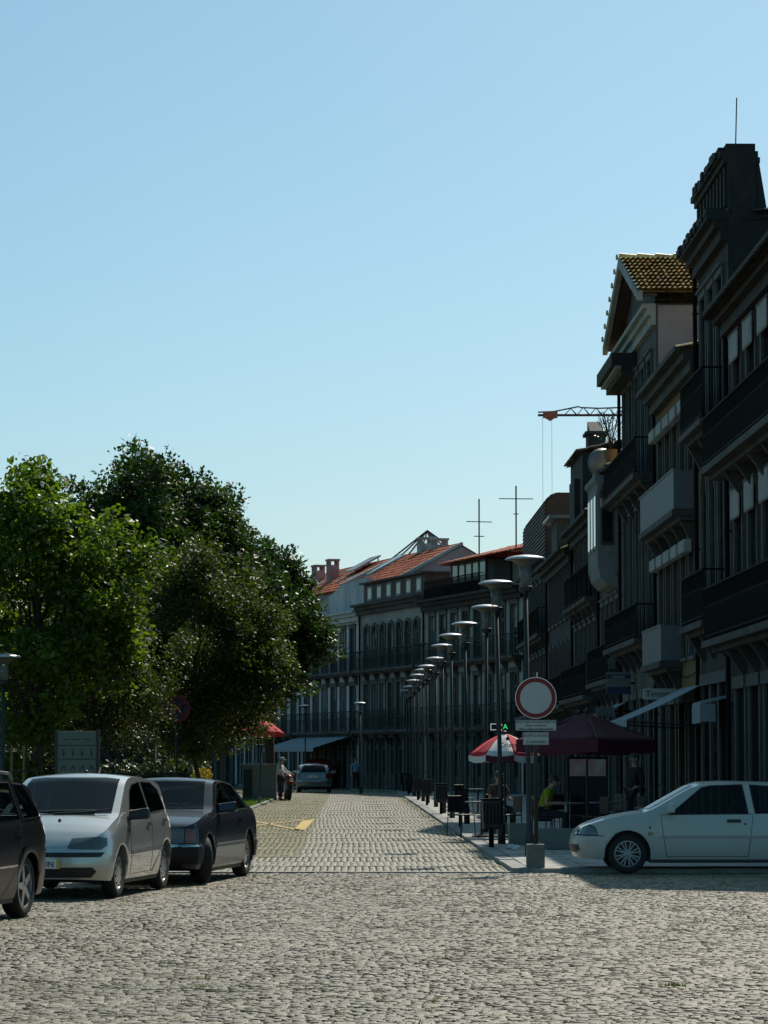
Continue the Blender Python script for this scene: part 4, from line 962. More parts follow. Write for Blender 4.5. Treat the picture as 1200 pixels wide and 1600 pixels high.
# white three-door hatchback, seen from its left side
fiesta = dict(front=2.02, rear=-1.78, W=1.63, axles=(-1.22, 1.225), arch=.335, az=.29, sill=.205, taper=(1.42, -1.35), nf=2.7, nr=3.5,
    top=[(-1.80, .90), (-1.72, .98), (-1.62, 1.12), (-1.35, 1.275), (-.9, 1.325), (-.2, 1.34), (.16, 1.325), (.32, 1.275), (.98, .905), (1.2, .875), (1.55, .80), (1.82, .715), (1.95, .66), (2.02, .60)],
    belt=[(-1.8, .80), (-1.3, .885), (0, .86), (.9, .845), (1.25, .82), (1.6, .745), (1.85, .66), (2.02, .55)], nose=[(.2, .06), (.42, .0), (.52, .015), (.6, .06), (.75, .10)], tail=[(.2, .05), (.45, 0), (.6, .04), (.9, .1), (1.3, .25)],
    tum=.30, paint=M['p_white'], wheel=(.285, .19, .17, 'double8'), mirror=(.60, .935), mirror_mat=M['p_white'], steer=0,
    handle=[(-.32, .76)], side=[
        ('door', [(-.52, .25), (.655, .25), (.70, .55), (.735, .845), (-.60, .855)], M['p_white'], .003, GAP),
        ('window', [(.60, .868), (.12, 1.235), (-.02, 1.262), (-.40, 1.276), (-.455, 1.272), (-.53, .872)], M['glass_car'], .006, (.014, M['black'])),
        ('window', [(-.645, .875), (-.575, 1.272), (-1.12, 1.24), (-1.34, .895)], M['glass_car'], .006, (.014, M['black'])),
        ('trim_strip', [(-1.30, .515), (.74, .515), (.74, .545), (-1.30, .545)], mat('paint_white_strip', (.33, .33, .32), .5, var=.03), .012),
        ('side_marker', [(.86, .555), (.93, .555), (.93, .60), (.86, .60)], M['lens_amber'], .008), ('washer', [(.885, .65), (.912, .65), (.912, .68), (.885, .68)], M['black'], .006),
        ('headlamp', [(1.66, .56), (2.0, .565), (1.98, .69), (1.78, .70), (1.70, .66)], M['lens'], .006, (.012, M['black'])),
        ('lock', [(-.50, .705), (-.47, .705), (-.47, .73), (-.50, .73)], M['black'], .006),
        ('bumper_gap', [(1.57, .540), (2.05, .548), (2.05, .556), (1.57, .552)], M['black'], .003),
        ('fog_vent', [(1.90, .33), (1.965, .33), (1.965, .41), (1.93, .42)], M['black'], .004)],
    face_front=[('windscreen', [(-.56, .93), (.56, .93), (.5, 1.285), (-.5, 1.285)], M['glass_car'], .006, .25), ('grille', [(-.38, .58), (.38, .58), (.32, .66), (-.32, .66)], M['black'], .004, 1.5), ('intake', [(-.5, .3), (.5, .3), (.45, .42), (-.45, .42)], M['black'], .004, 1.5)])
g = gpt(978, 1364.5)
car = make_car('hatchback', 'white three-door hatchback in side view parked beside the no vehicles sign', fiesta, (g.x + 1.225, g.y + .72, .012), R(180))
wp = MB()
for y0 in (-.45, .1): wp.tube([(1.02, y0, .93), (1.0, y0 + .25, .945), (.96, y0 + .5, .96)], .012, 5)
wp.build('wiper', M['black'], car)
# silver five-door hatchback facing us
punto = dict(front=2.0, rear=-1.83, W=1.66, axles=(-1.23, 1.23), arch=.345, az=.29, sill=.21, taper=(1.35, -1.3), nf=2.9, nr=3.4,
    top=[(-1.85, .95), (-1.80, 1.02), (-1.70, 1.2), (-1.50, 1.36), (-1.15, 1.425), (-.5, 1.48), (.0, 1.485), (.2, 1.465), (.38, 1.405), (1.10, 1.0), (1.25, .965), (1.5, .90), (1.75, .80), (1.92, .70), (2.0, .62)],
    belt=[(-1.85, .90), (-1.3, 1.0), (-.3, .965), (.7, .92), (1.1, .905), (1.4, .84), (1.7, .73), (2.0, .57)], nose=[(.2, .05), (.4, 0), (.55, .015), (.66, .05), (.8, .1)], tail=[(.2, .05), (.5, 0), (.7, .04), (1.0, .1), (1.4, .2)],
    tum=.25, paint=M['p_silver'], wheel=(.29, .2, .17, 'cap'), mirror=(.66, .985), plate=[(2.005, .42, '55-29-UN', 1)], handle=[(-.20, .845), (-1.08, .88)], handle_mat=M['black'], side=[
        ('door', [(-.32, .27), (.72, .27), (.76, .6), (.76, .90), (-.38, .955)], M['p_silver'], .003, GAP), ('door', [(-.37, .27), (-.84, .27), (-1.0, .62), (-1.22, .75), (-1.22, .985), (-.44, .955)], M['p_silver'], .003, GAP),
        ('window', [(.62, .95), (.28, 1.26), (.10, 1.335), (-.30, 1.37), (-.40, .985)], M['glass_car'], .006, (.014, M['black'])),
        ('window', [(-.48, .99), (-.40, 1.37), (-.9, 1.355), (-1.2, 1.26), (-1.30, 1.02)], M['glass_car'], .006, (.014, M['black'])),
        ('trim_strip', [(-.95, .53), (.72, .50), (.72, .545), (-.95, .575)], mat('strip_dark_grey', (.12, .12, .12), .5), .014),
        ('tail_lamp', [(-1.66, .86), (-1.74, .86), (-1.66, 1.34), (-1.56, 1.38)], M['lens_red'], .008), ('side_marker', [(.83, .78), (.89, .78), (.89, .81), (.83, .81)], M['lens_amber'], .008)],
    face_front=[('windscreen', [(-.64, 1.005), (.64, 1.005), (.555, 1.43), (-.555, 1.43)], M['glass_car'], .006, .25),
        ('headlamp', [(.33, .60), (.70, .585), (.755, .63), (.745, .72), (.66, .735), (.36, .715)], M['lens'], .007, 1.2), ('bumper_strip', [(-.70, .50), (.70, .50), (.74, .555), (-.74, .555)], M['black'], .008, 1.3),
        ('intake', [(-.60, .26), (.60, .26), (.66, .33), (.62, .38), (-.62, .38), (-.66, .33)], M['black'], .006, 1.4), ('badge', [(-.05, .63), (.05, .63), (.05, .68), (-.05, .68)], M['chrome'], .008, 1.7)])
def place(px, py, th, lx, ly):
    """ground position of a car whose left wheel (local lx, ly) touches the ground at a photo pixel; heading th left of the camera"""
    g = gpt(px, py); rz = -math.pi / 2 - th
    c, s_ = math.cos(rz), math.sin(rz); return (g.x - (lx * c - ly * s_), g.y - (lx * s_ + ly * c), .012), rz
l, rz = place(185, 1401.5, R(8.6), 1.23, .76); car = make_car('hatchback', 'silver five-door hatchback facing us between the two dark cars', punto, l, rz)
MB().tube([(-.9, 0, 1.47), (-1.0, 0, 1.55)], .012, 5).build('aerial_stub', M['black'], car)
MB().tube([(1.12, -.45, 1.01), (1.09, 0, 1.03), (1.06, .45, 1.035)], .014, 5).tube([(1.15, -.05, 1.0), (1.1, .35, 1.02), (1.04, .62, 1.05)], .012, 5).build('wiper', M['black'], car)
MB().sphere((-.25, 0, 1.495), .03).build('aerial_base', M['black'], car)
MB().hexa([(1.02, -.52, 1.055), (1.02, -.44, 1.055), (.90, -.44, 1.122), (.90, -.52, 1.122), (1.022, -.52, 1.06), (1.022, -.44, 1.06), (.902, -.44, 1.127), (.902, -.52, 1.127)]).build('windscreen_sticker', M['white'], car)
MB().sphere((1.42, .1, .925), .022).build('washer_nozzle', M['black'], car)
# dark coupe behind it
merc = dict(front=2.17, rear=-2.33, W=1.74, axles=(-1.36, 1.355), arch=.36, az=.315, sill=.2, taper=(1.55, -1.6), nf=3.6, nr=3.8,
    top=[(-2.34, .86), (-2.30, .93), (-2.1, .965), (-1.72, .985), (-1.3, 1.2), (-.95, 1.345), (-.4, 1.405), (.05, 1.405), (.22, 1.38), (.85, .975), (1.2, .945), (1.6, .895), (1.95, .82), (2.1, .77), (2.17, .70)],
    belt=[(-2.34, .82), (-1.8, .94), (-.6, .94), (.7, .915), (1.3, .885), (1.8, .82), (2.05, .75), (2.17, .66)], nose=[(.2, .1), (.35, .0), (.52, .0), (.56, .06), (.78, .12)], tail=[(.2, .1), (.35, 0), (.5, 0), (.56, .06), (.9, .1)],
    tum=.33, paint=M['p_navy'], wheel=(.318, .215, .19, 'disc'), mirror=(.56, 1.0), mirror_mat=M['p_navy'], steer=R(26), handle=[(-.62, .80)], handle_mat=M['chrome'], side=[
        ('door', [(-.78, .27), (.60, .27), (.64, .6), (.66, .905), (-.80, .935)], M['p_navy'], .003, GAP),
        ('cladding', [(-.99, .235), (.985, .235), (.985, .50), (-.99, .50)], M['p_greyclad'], .010), ('trim_strip', [(-.99, .505), (.985, .505), (.985, .535), (-.99, .535)], M['alloy'], .016),
        ('window', [(.62, .955), (.12, 1.28), (-.02, 1.325), (-.42, 1.335), (-.9, 1.285), (-1.36, .985), (-1.36, .965)], M['glass_car'], .006, (.016, M['black'])),
        ('bumper', [(1.74, .28), (2.25, .28), (2.25, .50), (1.74, .50)], M['black'], .012), ('bumper', [(-1.74, .28), (-2.4, .28), (-2.4, .50), (-1.74, .50)], M['black'], .012), ('bumper_chrome', [(1.78, .505), (2.25, .505), (2.25, .53), (1.78, .53)], M['chrome'], .016),
        ('tail_lamp', [(-2.2, .62), (-2.4, .62), (-2.4, .82), (-2.2, .82)], M['lens_red'], .006)],
    face_front=[('windscreen', [(-.65, .985), (.65, .985), (.545, 1.355), (-.545, 1.355)], M['glass_car'], .006, .15), ('headlamp', [(.33, .55), (.66, .55), (.66, .74), (.33, .74)], M['lens'], .008, 1.5), ('indicator', [(.675, .55), (.80, .55), (.79, .73), (.675, .74)], M['lens_amber'], .008, 1.4),
        ('grille', [(-.27, .54), (.27, .54), (.24, .77), (-.24, .77)], M['chrome'], .012, 1.6), ('grille_mesh', [(-.245, .56), (.245, .56), (.22, .75), (-.22, .75)], M['black'], .016, 1.6), ('bumper', [(-.9, .28), (.9, .28), (.9, .50), (-.9, .50)], M['black'], .012, 1.75), ('bumper_chrome', [(-.9, .505), (.9, .505), (.9, .53), (-.9, .53)], M['chrome'], .016, 1.75)],
    face_rear=[('rear_window', [(-.6, 1.0), (.6, 1.0), (.5, 1.3), (-.5, 1.3)], M['glass_car'], .006, -.9)])
l, rz = place(322, 1380, R(8.8), 1.355, .80); car = make_car('coupe', 'dark navy coupe with silver lower side behind the silver hatchback', merc, l, rz)
# black estate, only its rear quarter in the picture
estate = dict(front=2.25, rear=-2.30, W=1.77, axles=(-1.37, 1.37), arch=.365, az=.32, sill=.22, taper=(1.6, -1.75), nf=3.0, nr=3.2,
    top=[(-2.32, .92), (-2.26, 1.02), (-2.0, 1.27), (-1.85, 1.405), (-1.6, 1.46), (-1.0, 1.49), (0, 1.5), (.3, 1.47), (.5, 1.41), (1.15, 1.03), (1.4, .98), (1.8, .88), (2.1, .76), (2.25, .66)],
    belt=[(-2.32, .90), (-2.0, 1.02), (-1.3, 1.01), (0, .97), (1.1, .93), (1.5, .88), (1.9, .78), (2.25, .62)], nose=[(.2, .05), (.4, 0), (.6, .03), (.8, .1)], tail=[(.2, .06), (.45, 0), (.65, .02), (.75, .06), (1.0, .08), (1.4, .22)],
    tum=.27, paint=M['p_black'], wheel=(.325, .235, .2, 'star5'), mirror=(.75, 1.02), mirror_mat=M['p_black'], handle=[(-.16, .86), (-1.02, .88)], handle_mat=M['chrome'], side=[
        ('door', [(-.26, .27), (.80, .27), (.84, .6), (.84, .925), (-.32, .965)], M['p_black'], .003, GAP), ('door', [(-.31, .27), (-.86, .27), (-1.02, .62), (-1.2, .75), (-1.2, 1.0), (-.38, .97)], M['p_black'], .003, GAP),
        ('window', [(.78, .975), (.3, 1.33), (.1, 1.4), (-.32, 1.415), (-.36, 1.0)], M['glass_car'], .006, (.012, M['black'])), ('window', [(-.45, 1.01), (-.41, 1.415), (-1.16, 1.41), (-1.22, 1.03)], M['glass_car'], .006, (.012, M['black'])),
        ('window', [(-1.34, 1.035), (-1.28, 1.40), (-1.60, 1.385), (-1.95, 1.09), (-1.97, 1.05)], M['glass_car'], .006, (.012, M['black'])),
        ('chrome_strip', [(-2.0, 1.028), (.8, .955), (.8, .972), (-2.0, 1.045)], M['chrome'], .012), ('trim_strip', [(-.92, .545), (.95, .525), (.95, .548), (-.92, .568)], M['chrome'], .014),
        ('wheel_arch_lip', [(-1.02, .30), (-1.02, .62), (-1.2, .74), (-1.54, .74), (-1.72, .62), (-1.72, .30)], M['p_black'], .018),
        ('tail_lamp', [(-2.12, .74), (-2.4, .74), (-2.4, .95), (-2.22, .95)], M['lens_red'], .008), ('bumper_edge', [(-1.80, .68), (-2.4, .68), (-2.4, .695), (-1.80, .695)], M['chrome'], .012)],
    face_rear=[('rear_window', [(-.62, 1.05), (.62, 1.05), (.52, 1.38), (-.52, 1.38)], M['glass_car'], .006, -1.5), ('tail_lamp', [(.5, .76), (.85, .76), (.85, .95), (.5, .95)], M['lens_red'], .008, -1.9)])
l, rz = place(38, 1432, R(11), -1.37, .80); car = make_car('estate_car', 'black estate car at the left edge, only its rear quarter in view', estate, l, rz)
for s_ in (1, -1): MB().tube([(-1.75, s_ * .55, 1.44), (-1.6, s_ * .56, 1.51), (-.6, s_ * .57, 1.545), (.2, s_ * .56, 1.53), (.35, s_ * .55, 1.46)], .018, 6).build('roof_rail', M['alloy'], car)
# distant silver hatchback seen from behind
audi = dict(front=2.05, rear=-2.05, W=1.74, axles=(-1.25, 1.27), arch=.35, az=.31, sill=.22, taper=(1.5, -1.55), nf=3, nr=4.2,
    top=[(-2.06, .86), (-2.0, .98), (-1.75, 1.2), (-1.55, 1.34), (-1.2, 1.40), (-.3, 1.43), (.2, 1.40), (.4, 1.33), (1.05, .97), (1.5, .88), (1.9, .75), (2.05, .62)],
    belt=[(-2.06, .84), (-1.6, .95), (0, .92), (1.0, .89), (1.5, .82), (2.05, .58)], nose=[(.2, .05), (.4, 0), (.6, .03), (.8, .1)], tail=[(.2, .06), (.45, 0), (.6, 0), (.68, .05), (.95, .09), (1.3, .22)],
    tum=.30, paint=M['p_silver2'], wheel=(.315, .22, .19, 'cap'), mirror=(.62, .97), mirror_mat=M['p_silver2'], plate=[(-2.03, .78, '27-46-QL', -1)], side=[
        ('window', [(.55, .96), (.1, 1.3), (-.4, 1.34), (-.46, .96)], M['glass_car'], .006), ('window', [(-.54, .96), (-.5, 1.34), (-1.1, 1.32), (-1.45, .99)], M['glass_car'], .006)],
    face_rear=[('rear_window', [(-.63, .985), (.63, .985), (.50, 1.345), (-.50, 1.345)], M['glass_car'], .006, -1.2), ('tail_lamp', [(.58, .68), (.88, .68), (.88, .93), (.62, .93)], M['lens_red'], .008, -1.8), ('bumper_strip', [(-.85, .46), (.85, .46), (.85, .5), (-.85, .5)], M['black'], .008, -1.8), ('lower_bumper', [(-.75, .2), (.75, .2), (.75, .3), (-.75, .3)], M['black'], .008, -1.7)])
def far_car(nm, label, C, px, py, yaw, lift=.014):
    g = gpt(px, py); return make_car(nm, label, C, (g.x, g.y - C['axles'][0] + .2, lift), R(90) + yaw)
far_car('hatchback', 'silver hatchback seen from behind, parked far down the street beside the motorcycle', audi, 490, 1238.5, R(.6))
red = dict(audi); red.update(paint=M['p_red'], top=[(x, z * 1.16 if z > 1 else z) for x, z in audi['top']], plate=[]); red['side'] = []
c2 = far_car('hatchback', 'red car with roof bars parked in front of the distant silver hatchback', red, 497, 1233.2, R(.6))
for x in (-1.0, -.1): MB().tube([(x, -.62, 1.38), (x, -.6, 1.53), (x, .6, 1.53), (x, .62, 1.38)], .03, 6).build('roof_bar', M['black'], c2)
van = dict(front=2.4, rear=-2.4, W=1.9, axles=(-1.45, 1.55), arch=.37, az=.33, sill=.28, taper=(1.9, -2.2), nf=3.4, nr=6, cat='van',
    top=[(-2.42, 1.7), (-2.3, 1.92), (-1.5, 1.98), (.6, 1.98), (1.0, 1.9), (1.75, 1.2), (2.1, 1.05), (2.35, .85), (2.42, .7)], belt=[(-2.42, 1.0), (1.2, 1.05), (1.8, 1.0), (2.42, .65)],
    nose=[(.2, .05), (.4, 0), (.8, .1)], tail=[(.2, 0), (2, .05)], tum=.12, paint=M['p_van'], wheel=(.33, .22, .2, 'cap'), mirror=(1.25, 1.2), side=[('window', [(1.35, 1.15), (.75, 1.75), (.2, 1.75), (.2, 1.12)], M['glass_car'], .006)],
    face_front=[('windscreen', [(-.78, 1.2), (.78, 1.2), (.7, 1.82), (-.7, 1.82)], M['glass_car'], .006, .8), ('headlamp', [(.5, .7), (.85, .7), (.85, .9), (.55, .9)], M['lens'], .008, 1.8), ('grille', [(-.4, .62), (.4, .62), (.4, .8), (-.4, .8)], M['black'], .008, 2.0), ('bumper', [(-.95, .3), (.95, .3), (.95, .52), (-.95, .52)], M['black'], .01, 1.9)])
g = gpt(512, 1231.5); make_car('delivery_van', 'pale van in the shade under the shop awning', van, (g.x - .4, g.y + 3.6, .014), R(-72))
# ================================================================ street furniture
def make_lamp(H, label, group, loc, lean=(0, 0)):
    o = thing('street_lamp', label, 'street lamp', loc, 0, group); o.rotation_euler = (lean[0], lean[1], 0)
    MB().lathe([(.075, 0), (.075, .35), (.055, .42), (.045, .5), (.036, H - .62)], 14).build('pole', M['steel'], o, smooth=True)
    MB().lathe([(.045, H - .64), (.115, H - .60), (.115, H - .53), (.09, H - .52)], 16).build('lantern_base', M['black'], o)
    MB().lathe([(.10, H - .52), (.10, H - .19)], 18).build('lantern_glass', M['lampglass'], o, smooth=True)
    MB().tube([(.05, 0, H - .52), (.05, 0, H - .2)], .022, 8).build('bulb', M['lampwhite'], o)
    MB().lathe([(.11, H - .19), (.13, H - .16), (.22, H - .10), (.325, H - .075)], 28).build('reflector', M['lampwhite'], o, smooth=True)
    MB().lathe([(.335, H - .078), (.345, H - .068), (.30, H - .04), (.2, H - .015), (.08, H), (.001, H + .003)], 32).build('canopy', M['lampmetal'], o, smooth=True)
    return o
spots = [(821, 874, .6, 826), (775, 912, 1.1, 783), (760, 950, -.6, 757), (725, 976, .5, 729), (704, 994, .2, 706), (690, 1010, .4, 693), (678, 1030, .1, 681), (666, 1042, .3, 668), (659, 1048, 0, 661), (652, 1056, .2, 654), (645, 1064.5, 0, 647), (639, 1074, .2, 641), (634, 1080, 0, 636), (628, 1086, .1, 630)]
order = ['first', 'second', 'third', 'fourth', 'fifth', 'sixth', 'seventh', 'eighth', 'ninth', 'tenth', 'eleventh', 'twelfth', 'thirteenth', 'fourteenth']
proto = None; lamps = []
for i, (hx, hy, lean, bx) in enumerate(spots):
    d = F * 3.32 / (1185 - hy); p = at(bx, d)
    lab = 'flat-topped street lamp on the right pavement, %s from the camera' % order[i]
    if i == 0: lab = 'nearest flat-topped street lamp, its pole behind the round red-ringed sign'
    if i == 13: lab = 'farthest and smallest flat-topped lamp of the row on the right pavement'
    if proto is None: proto = make_lamp(5.0, lab, 'street lamps along the right pavement', (p.x, p.y, PZ)); o = proto
    else: o = copy_tree(proto); o['label'] = lab
    o.location = (p.x, p.y, PZ); o.rotation_euler = (0, R(-lean), 0); lamps.append(p)
g = copy_tree(proto); g['label'] = 'lone flat-topped lamp in front of the pale townhouse, beside its awning'; g.location = (*at(564, 150).xy, 0); g['group'] = 'street lamps on the left side'
p = at(478, 150); g2 = copy_tree(proto); g2['label'] = 'flat-topped lamp above the parked distant hatchback'; g2.location = (p.x, 158, 0); g2['group'] = 'street lamps on the left side'
g.scale = (.87, .87, .87); g2.scale = (.9, .9, .9); g.location = (*at(564, 146).xy, 0); g2.location = (*at(478, 162).xy, 0)
p = at(6, 60); make_lamp(3.72, 'low street lamp cut by the left edge beneath the maple', None, (p.x, p.y, 0))
# --- litter bins along the kerb
def make_bin(label, loc):
    o = thing('litter_bin', label, 'litter bin', loc, 0, 'litter bins along the right kerb')
    MB().box(-.045, .045, -.025, .025, 0, .86).build('post', M['iron'], o)
    b = MB(); b.taper(0, 0, .33, .86, .155, .15, .175, .17); b.build('bucket', M['black'], o, bevel=.03)
    MB().box(-.185, .185, -.18, .18, .86, .885).build('rim', M['iron'], o, bevel=.008)
    h = MB(); 
    for k in range(6): h.box(-.16 + k * .062, -.14 + k * .062, -.181, -.176, .42, .80)
    h.build('ribs', M['iron'], o)
    return o
pb = None; bl = ['nearest dark litter bin on its post beside the second lamp', 'second dark litter bin from the camera by the kerb', 'third dark litter bin from the camera by the kerb', 'fourth dark litter bin from the camera by the kerb', 'fifth dark litter bin from the camera by the kerb', 'sixth dark litter bin from the camera by the kerb', 'farthest dark litter bin by the kerb']
for i, (x, y) in enumerate([(767, 1323), (719, 1290.6), (689, 1271), (667, 1257.5), (653, 1249.6), (638, 1241.5), (630, 1236.5)]):
    d = F * (CH - PZ) / (y - 1185); p = at(x, d)
    if pb is None: pb = make_bin(bl[0], (p.x, p.y, PZ)); o = pb
    else: o = copy_tree(pb); o['label'] = bl[i]
    o.location = (p.x, p.y, PZ); o.rotation_euler[2] = random.uniform(-.1, .1)
# --- no vehicles sign on its concrete foot
d = 45.6; p = at(836.5, d); sg = thing('road_sign', 'round white sign with red ring and two text plates on a concrete block', 'road sign', (p.x, p.y, 0))
MB().box(-.165, .10, -.14, .14, .0, .42).build('foot', M['concrete'], sg, (.02, 0, 0), bevel=.015)
MB().lathe([(.032, .42), (.032, 2.95)], 12).build('pole', M['steel'], sg, smooth=True)
zc = CH + (1185 - 1091) * d / F
fc = MB().lathe([(.30, -.055), (.30, -.035)], 40, (0, 0, zc), axis='y').build('face', M['signgrey'], sg)
rr = MB(); rr.lathe([(.235, -.0575), (.297, -.0575)], 40, (0, 0, zc), axis='y', cap=False); rr.build('red_ring', M['red'], sg)
MB().lathe([(.299, -.06), (.305, -.06), (.305, -.034), (.299, -.034)], 40, (0, 0, zc), axis='y', cap=False).build('edge', M['chrome'], sg)
def plate(zt, w, h, lines, xo):
    pl = MB().box(-w / 2 + xo, w / 2 + xo, -.05, -.035, zt - h, zt).build('text_plate', M['signgrey'], sg)
    for x0, x1, z0, z1 in ((-w / 2 + .008, w / 2 - .008, zt - .012, zt - .008), (-w / 2 + .008, w / 2 - .008, zt - h + .008, zt - h + .012)): MB().box(x0 + xo, x1 + xo, -.052, -.0505, z0, z1).build('border', M['black'], pl)
    for k, t in enumerate(lines[0]):
        lettering(t, lines[1], M['black'], pl, (xo, -.0505, zt - (k + .55) * h / len(lines[0])), (R(90), 0, 0))
plate(CH + (1185 - 1125.5) * d / F, .60, .155, (['Excepto Cargas e Descargas nos Dias Uteis', 'Sabados de manha das', '7h00 as 10h00 e das 18h00 as 20h00'], .034), 0)
plate(CH + (1185 - 1144.5) * d / F, .375, .185, (['EXCEPTO ACESSO', 'A GARAGENS'], .048), .0)
MB().box(-.05, .05, -.034, .034, zc - .15, zc + .15).build('bracket', M['steel'], sg)
# --- no stopping sign in the shade of the young tree
p = at(277, 70.7); ns = thing('road_sign', 'shaded blue no stopping sign with red ring under the young tree', 'road sign', (p.x, p.y, 0)); zc = CH + (1185 - 1108) * 70.7 / F
MB().lathe([(.03, 0), (.03, zc + .25)], 10).build('pole', M['steel'], ns)
MB().lathe([(.31, -.055), (.31, -.04)], 32, (0, 0, zc), axis='y').build('face', M['blue'], ns)
MB().lathe([(.245, -.058), (.31, -.058)], 32, (0, 0, zc), axis='y', cap=False).build('red_ring', M['red'], ns)
for a in (R(45), R(-45)):
    b = MB().box(-.26, .26, -.0585, -.0565, -.032, .032); b.v = [(x * math.cos(a) - z * math.sin(a), y - (.001 if a > 0 else 0), x * math.sin(a) + z * math.cos(a) + zc) for x, y, z in b.v]; b.build('red_bar', M['red'], ns)
# --- pale green park board
p = at(124, 50); pbd = thing('park_board', 'pale green park rules board with small pictograms behind the silver car', 'board', (p.x, p.y, 0))
MB().box(-.33, .29, -.02, .02, .35, 2.12).build('panel', M['greenpale'], pbd, bevel=.005)
MB().box(.295, .345, -.03, .03, 0, 2.15).box(-.385, -.335, -.03, .03, 0, 2.15).build('posts', M['steel'], pbd)
MB().box(-.33, .29, -.024, -.021, 1.88, 1.895).box(-.33, .29, -.024, -.021, 1.66, 1.675).build('rules', M['darkgreen'], pbd)
pc = MB()
for k in range(4):
    x = -.24 + k * .15; z = 1.75; pc.lathe([(.018, -.024), (.018, -.021)], 8, (x, 0, z + .06), axis='y'); pc.box(x - .012, x + .012, -.024, -.021, z - .04, z + .035); pc.box(x - .03 + .01 * k, x + .035, -.0235, -.0215, z + .0, z + .014)
    z = 1.52; pc.prism([(x - .04, z), (x, z + .05), (x + .045, z + .01), (x + .02, z - .01), (x - .01, z + .02)], -.024, -.021); pc.box(x - .035, x - .02, -.024, -.021, z - .04, z); pc.box(x + .02, x + .034, -.024, -.021, z - .04, z)
    if k < 3: pc.box(-.25 + k * .16, -.13 + k * .16, -.024, -.021, 1.98, 1.995)
pc.build('pictograms', M['darkgreen'], pbd)
for i, px in enumerate((20, 39)):
    p = at(px, 52 + i); s_ = thing('tree_stake', ['pale wooden stake left of its twin under the maple', 'pale wooden stake right of its twin under the maple'][i], 'stake', (p.x, p.y, 0))
    MB().lathe([(.022, 0), (.02, 1.84), (.008, 1.9)], 8).build('shaft', M['wood'], s_); MB().box(-.06, .3, -.006, .006, 1.45, 1.48).build('tie', M['rubber'], s_)
# --- parasols
def parasol(name, label, loc, w, h_edge, h_top, sides, mats, rz, valance, vmat, cat='parasol', group=None, tilt=0):
    o = thing(name, label, cat, loc, rz, group); o.rotation_euler[1] = tilt
    MB().lathe([(.024, .04), (.024, h_top - .02)], 10).build('pole', M['steel'], o); MB().lathe([(.26, 0), (.26, .05), (.06, .07), (.05, .3)], 20).build('foot', M['concrete'], o)
    for k in range(sides):
        a0, a1 = 2 * math.pi * (k - .5) / sides, 2 * math.pi * (k + .5) / sides; vs = []; n = 6
        for i in range(n + 1):
            q = i / n; z = h_top - (h_top - h_edge) * (q ** (1.25 if sides > 4 else 1.0)) - .04 * math.sin(math.pi * q) * (1 if sides == 4 else -.6)
            for jx in range(5):
                f = jx / 4; ax_, ay_ = math.cos(a0) * (1 - f) + math.cos(a1) * f, math.sin(a0) * (1 - f) + math.sin(a1) * f
                vs.append((ax_ * w * q, ay_ * w * q, z - .035 * math.sin(math.pi * f) * q))
        b = MB().add(vs, [(i * 5 + j, i * 5 + j + 1, i * 5 + j + 6, i * 5 + j + 5) for i in range(n) for j in range(4)])
        cl = b.build('canopy_panel', mats[k % len(mats)], o, smooth=True); sd_ = cl.modifiers.new('t', 'SOLIDIFY'); sd_.thickness = .006
        e = vs[-5:]; b = MB()
        for j in range(4): b.add([e[j], e[j + 1], (e[j + 1][0] * 1.005, e[j + 1][1] * 1.005, e[j + 1][2] - valance), (e[j][0] * 1.005, e[j][1] * 1.005, e[j][2] - valance * (1 if j else .9))], [(0, 1, 2, 3)])
        b.build('valance', (vmat or mats)[k % len(vmat or mats)], o).modifiers.new('t', 'SOLIDIFY').thickness = .005
        MB().tube([(0, 0, h_edge - .15), (math.cos(a0) * w * .55, math.sin(a0) * w * .55, h_edge + (h_top - h_edge) * .42)], .009, 5).build('strut', M['steel'], o)
        MB().tube([(0, 0, h_top - .03), (math.cos(a0) * w * .99, math.sin(a0) * w * .99, h_edge - .012)], .009, 5).build('rib', M['steel'], o)
    MB().lathe([(.05, h_top - .01), (.045, h_top + .04), (.001, h_top + .06)], 10).build('finial', M['steel'], o)
    return o
p = at(916, 60); parasol('parasol', 'square maroon parasol over the cafe terrace behind the white car', (p.x, p.y, PZ), 1.38, 1.98, 2.52, 4, [M['maroon']], R(50), .24, [M['maroon']], group='maroon terrace parasols')
p = at(903, 66); parasol('parasol', 'second maroon parasol partly hidden behind the nearer maroon one', (p.x, p.y, PZ), 1.5, 1.95, 2.58, 4, [M['maroon']], R(44), .24, [M['maroon']], group='maroon terrace parasols')
p = at(788, 63); pr = parasol('parasol', 'round red and white parasol sunlit beside the lamp poles', (p.x, p.y, PZ), .76, 1.68, 2.12, 8, [M['whitecloth'], M['redcloth']], R(-10), .13, [M['maroon'], M['whitecloth']])
t = lettering('Cristal', .15, M['black'], pr, (.17, -.63, 1.875), (R(58), 0, R(12)))
MB().lathe([(.03, 0), (.045, .03), (.02, .07), (.001, .09)], 10, (.14, -.56, 1.975)).build('emblem', M['black'], pr)
p = at(406, 109); parasol('parasol', 'red parasol among the trees on the left side', (p.x, p.y, .05), .82, 2.55, 2.98, 6, [M['redcloth']], R(15), .12, [M['redcloth']], tilt=R(2))
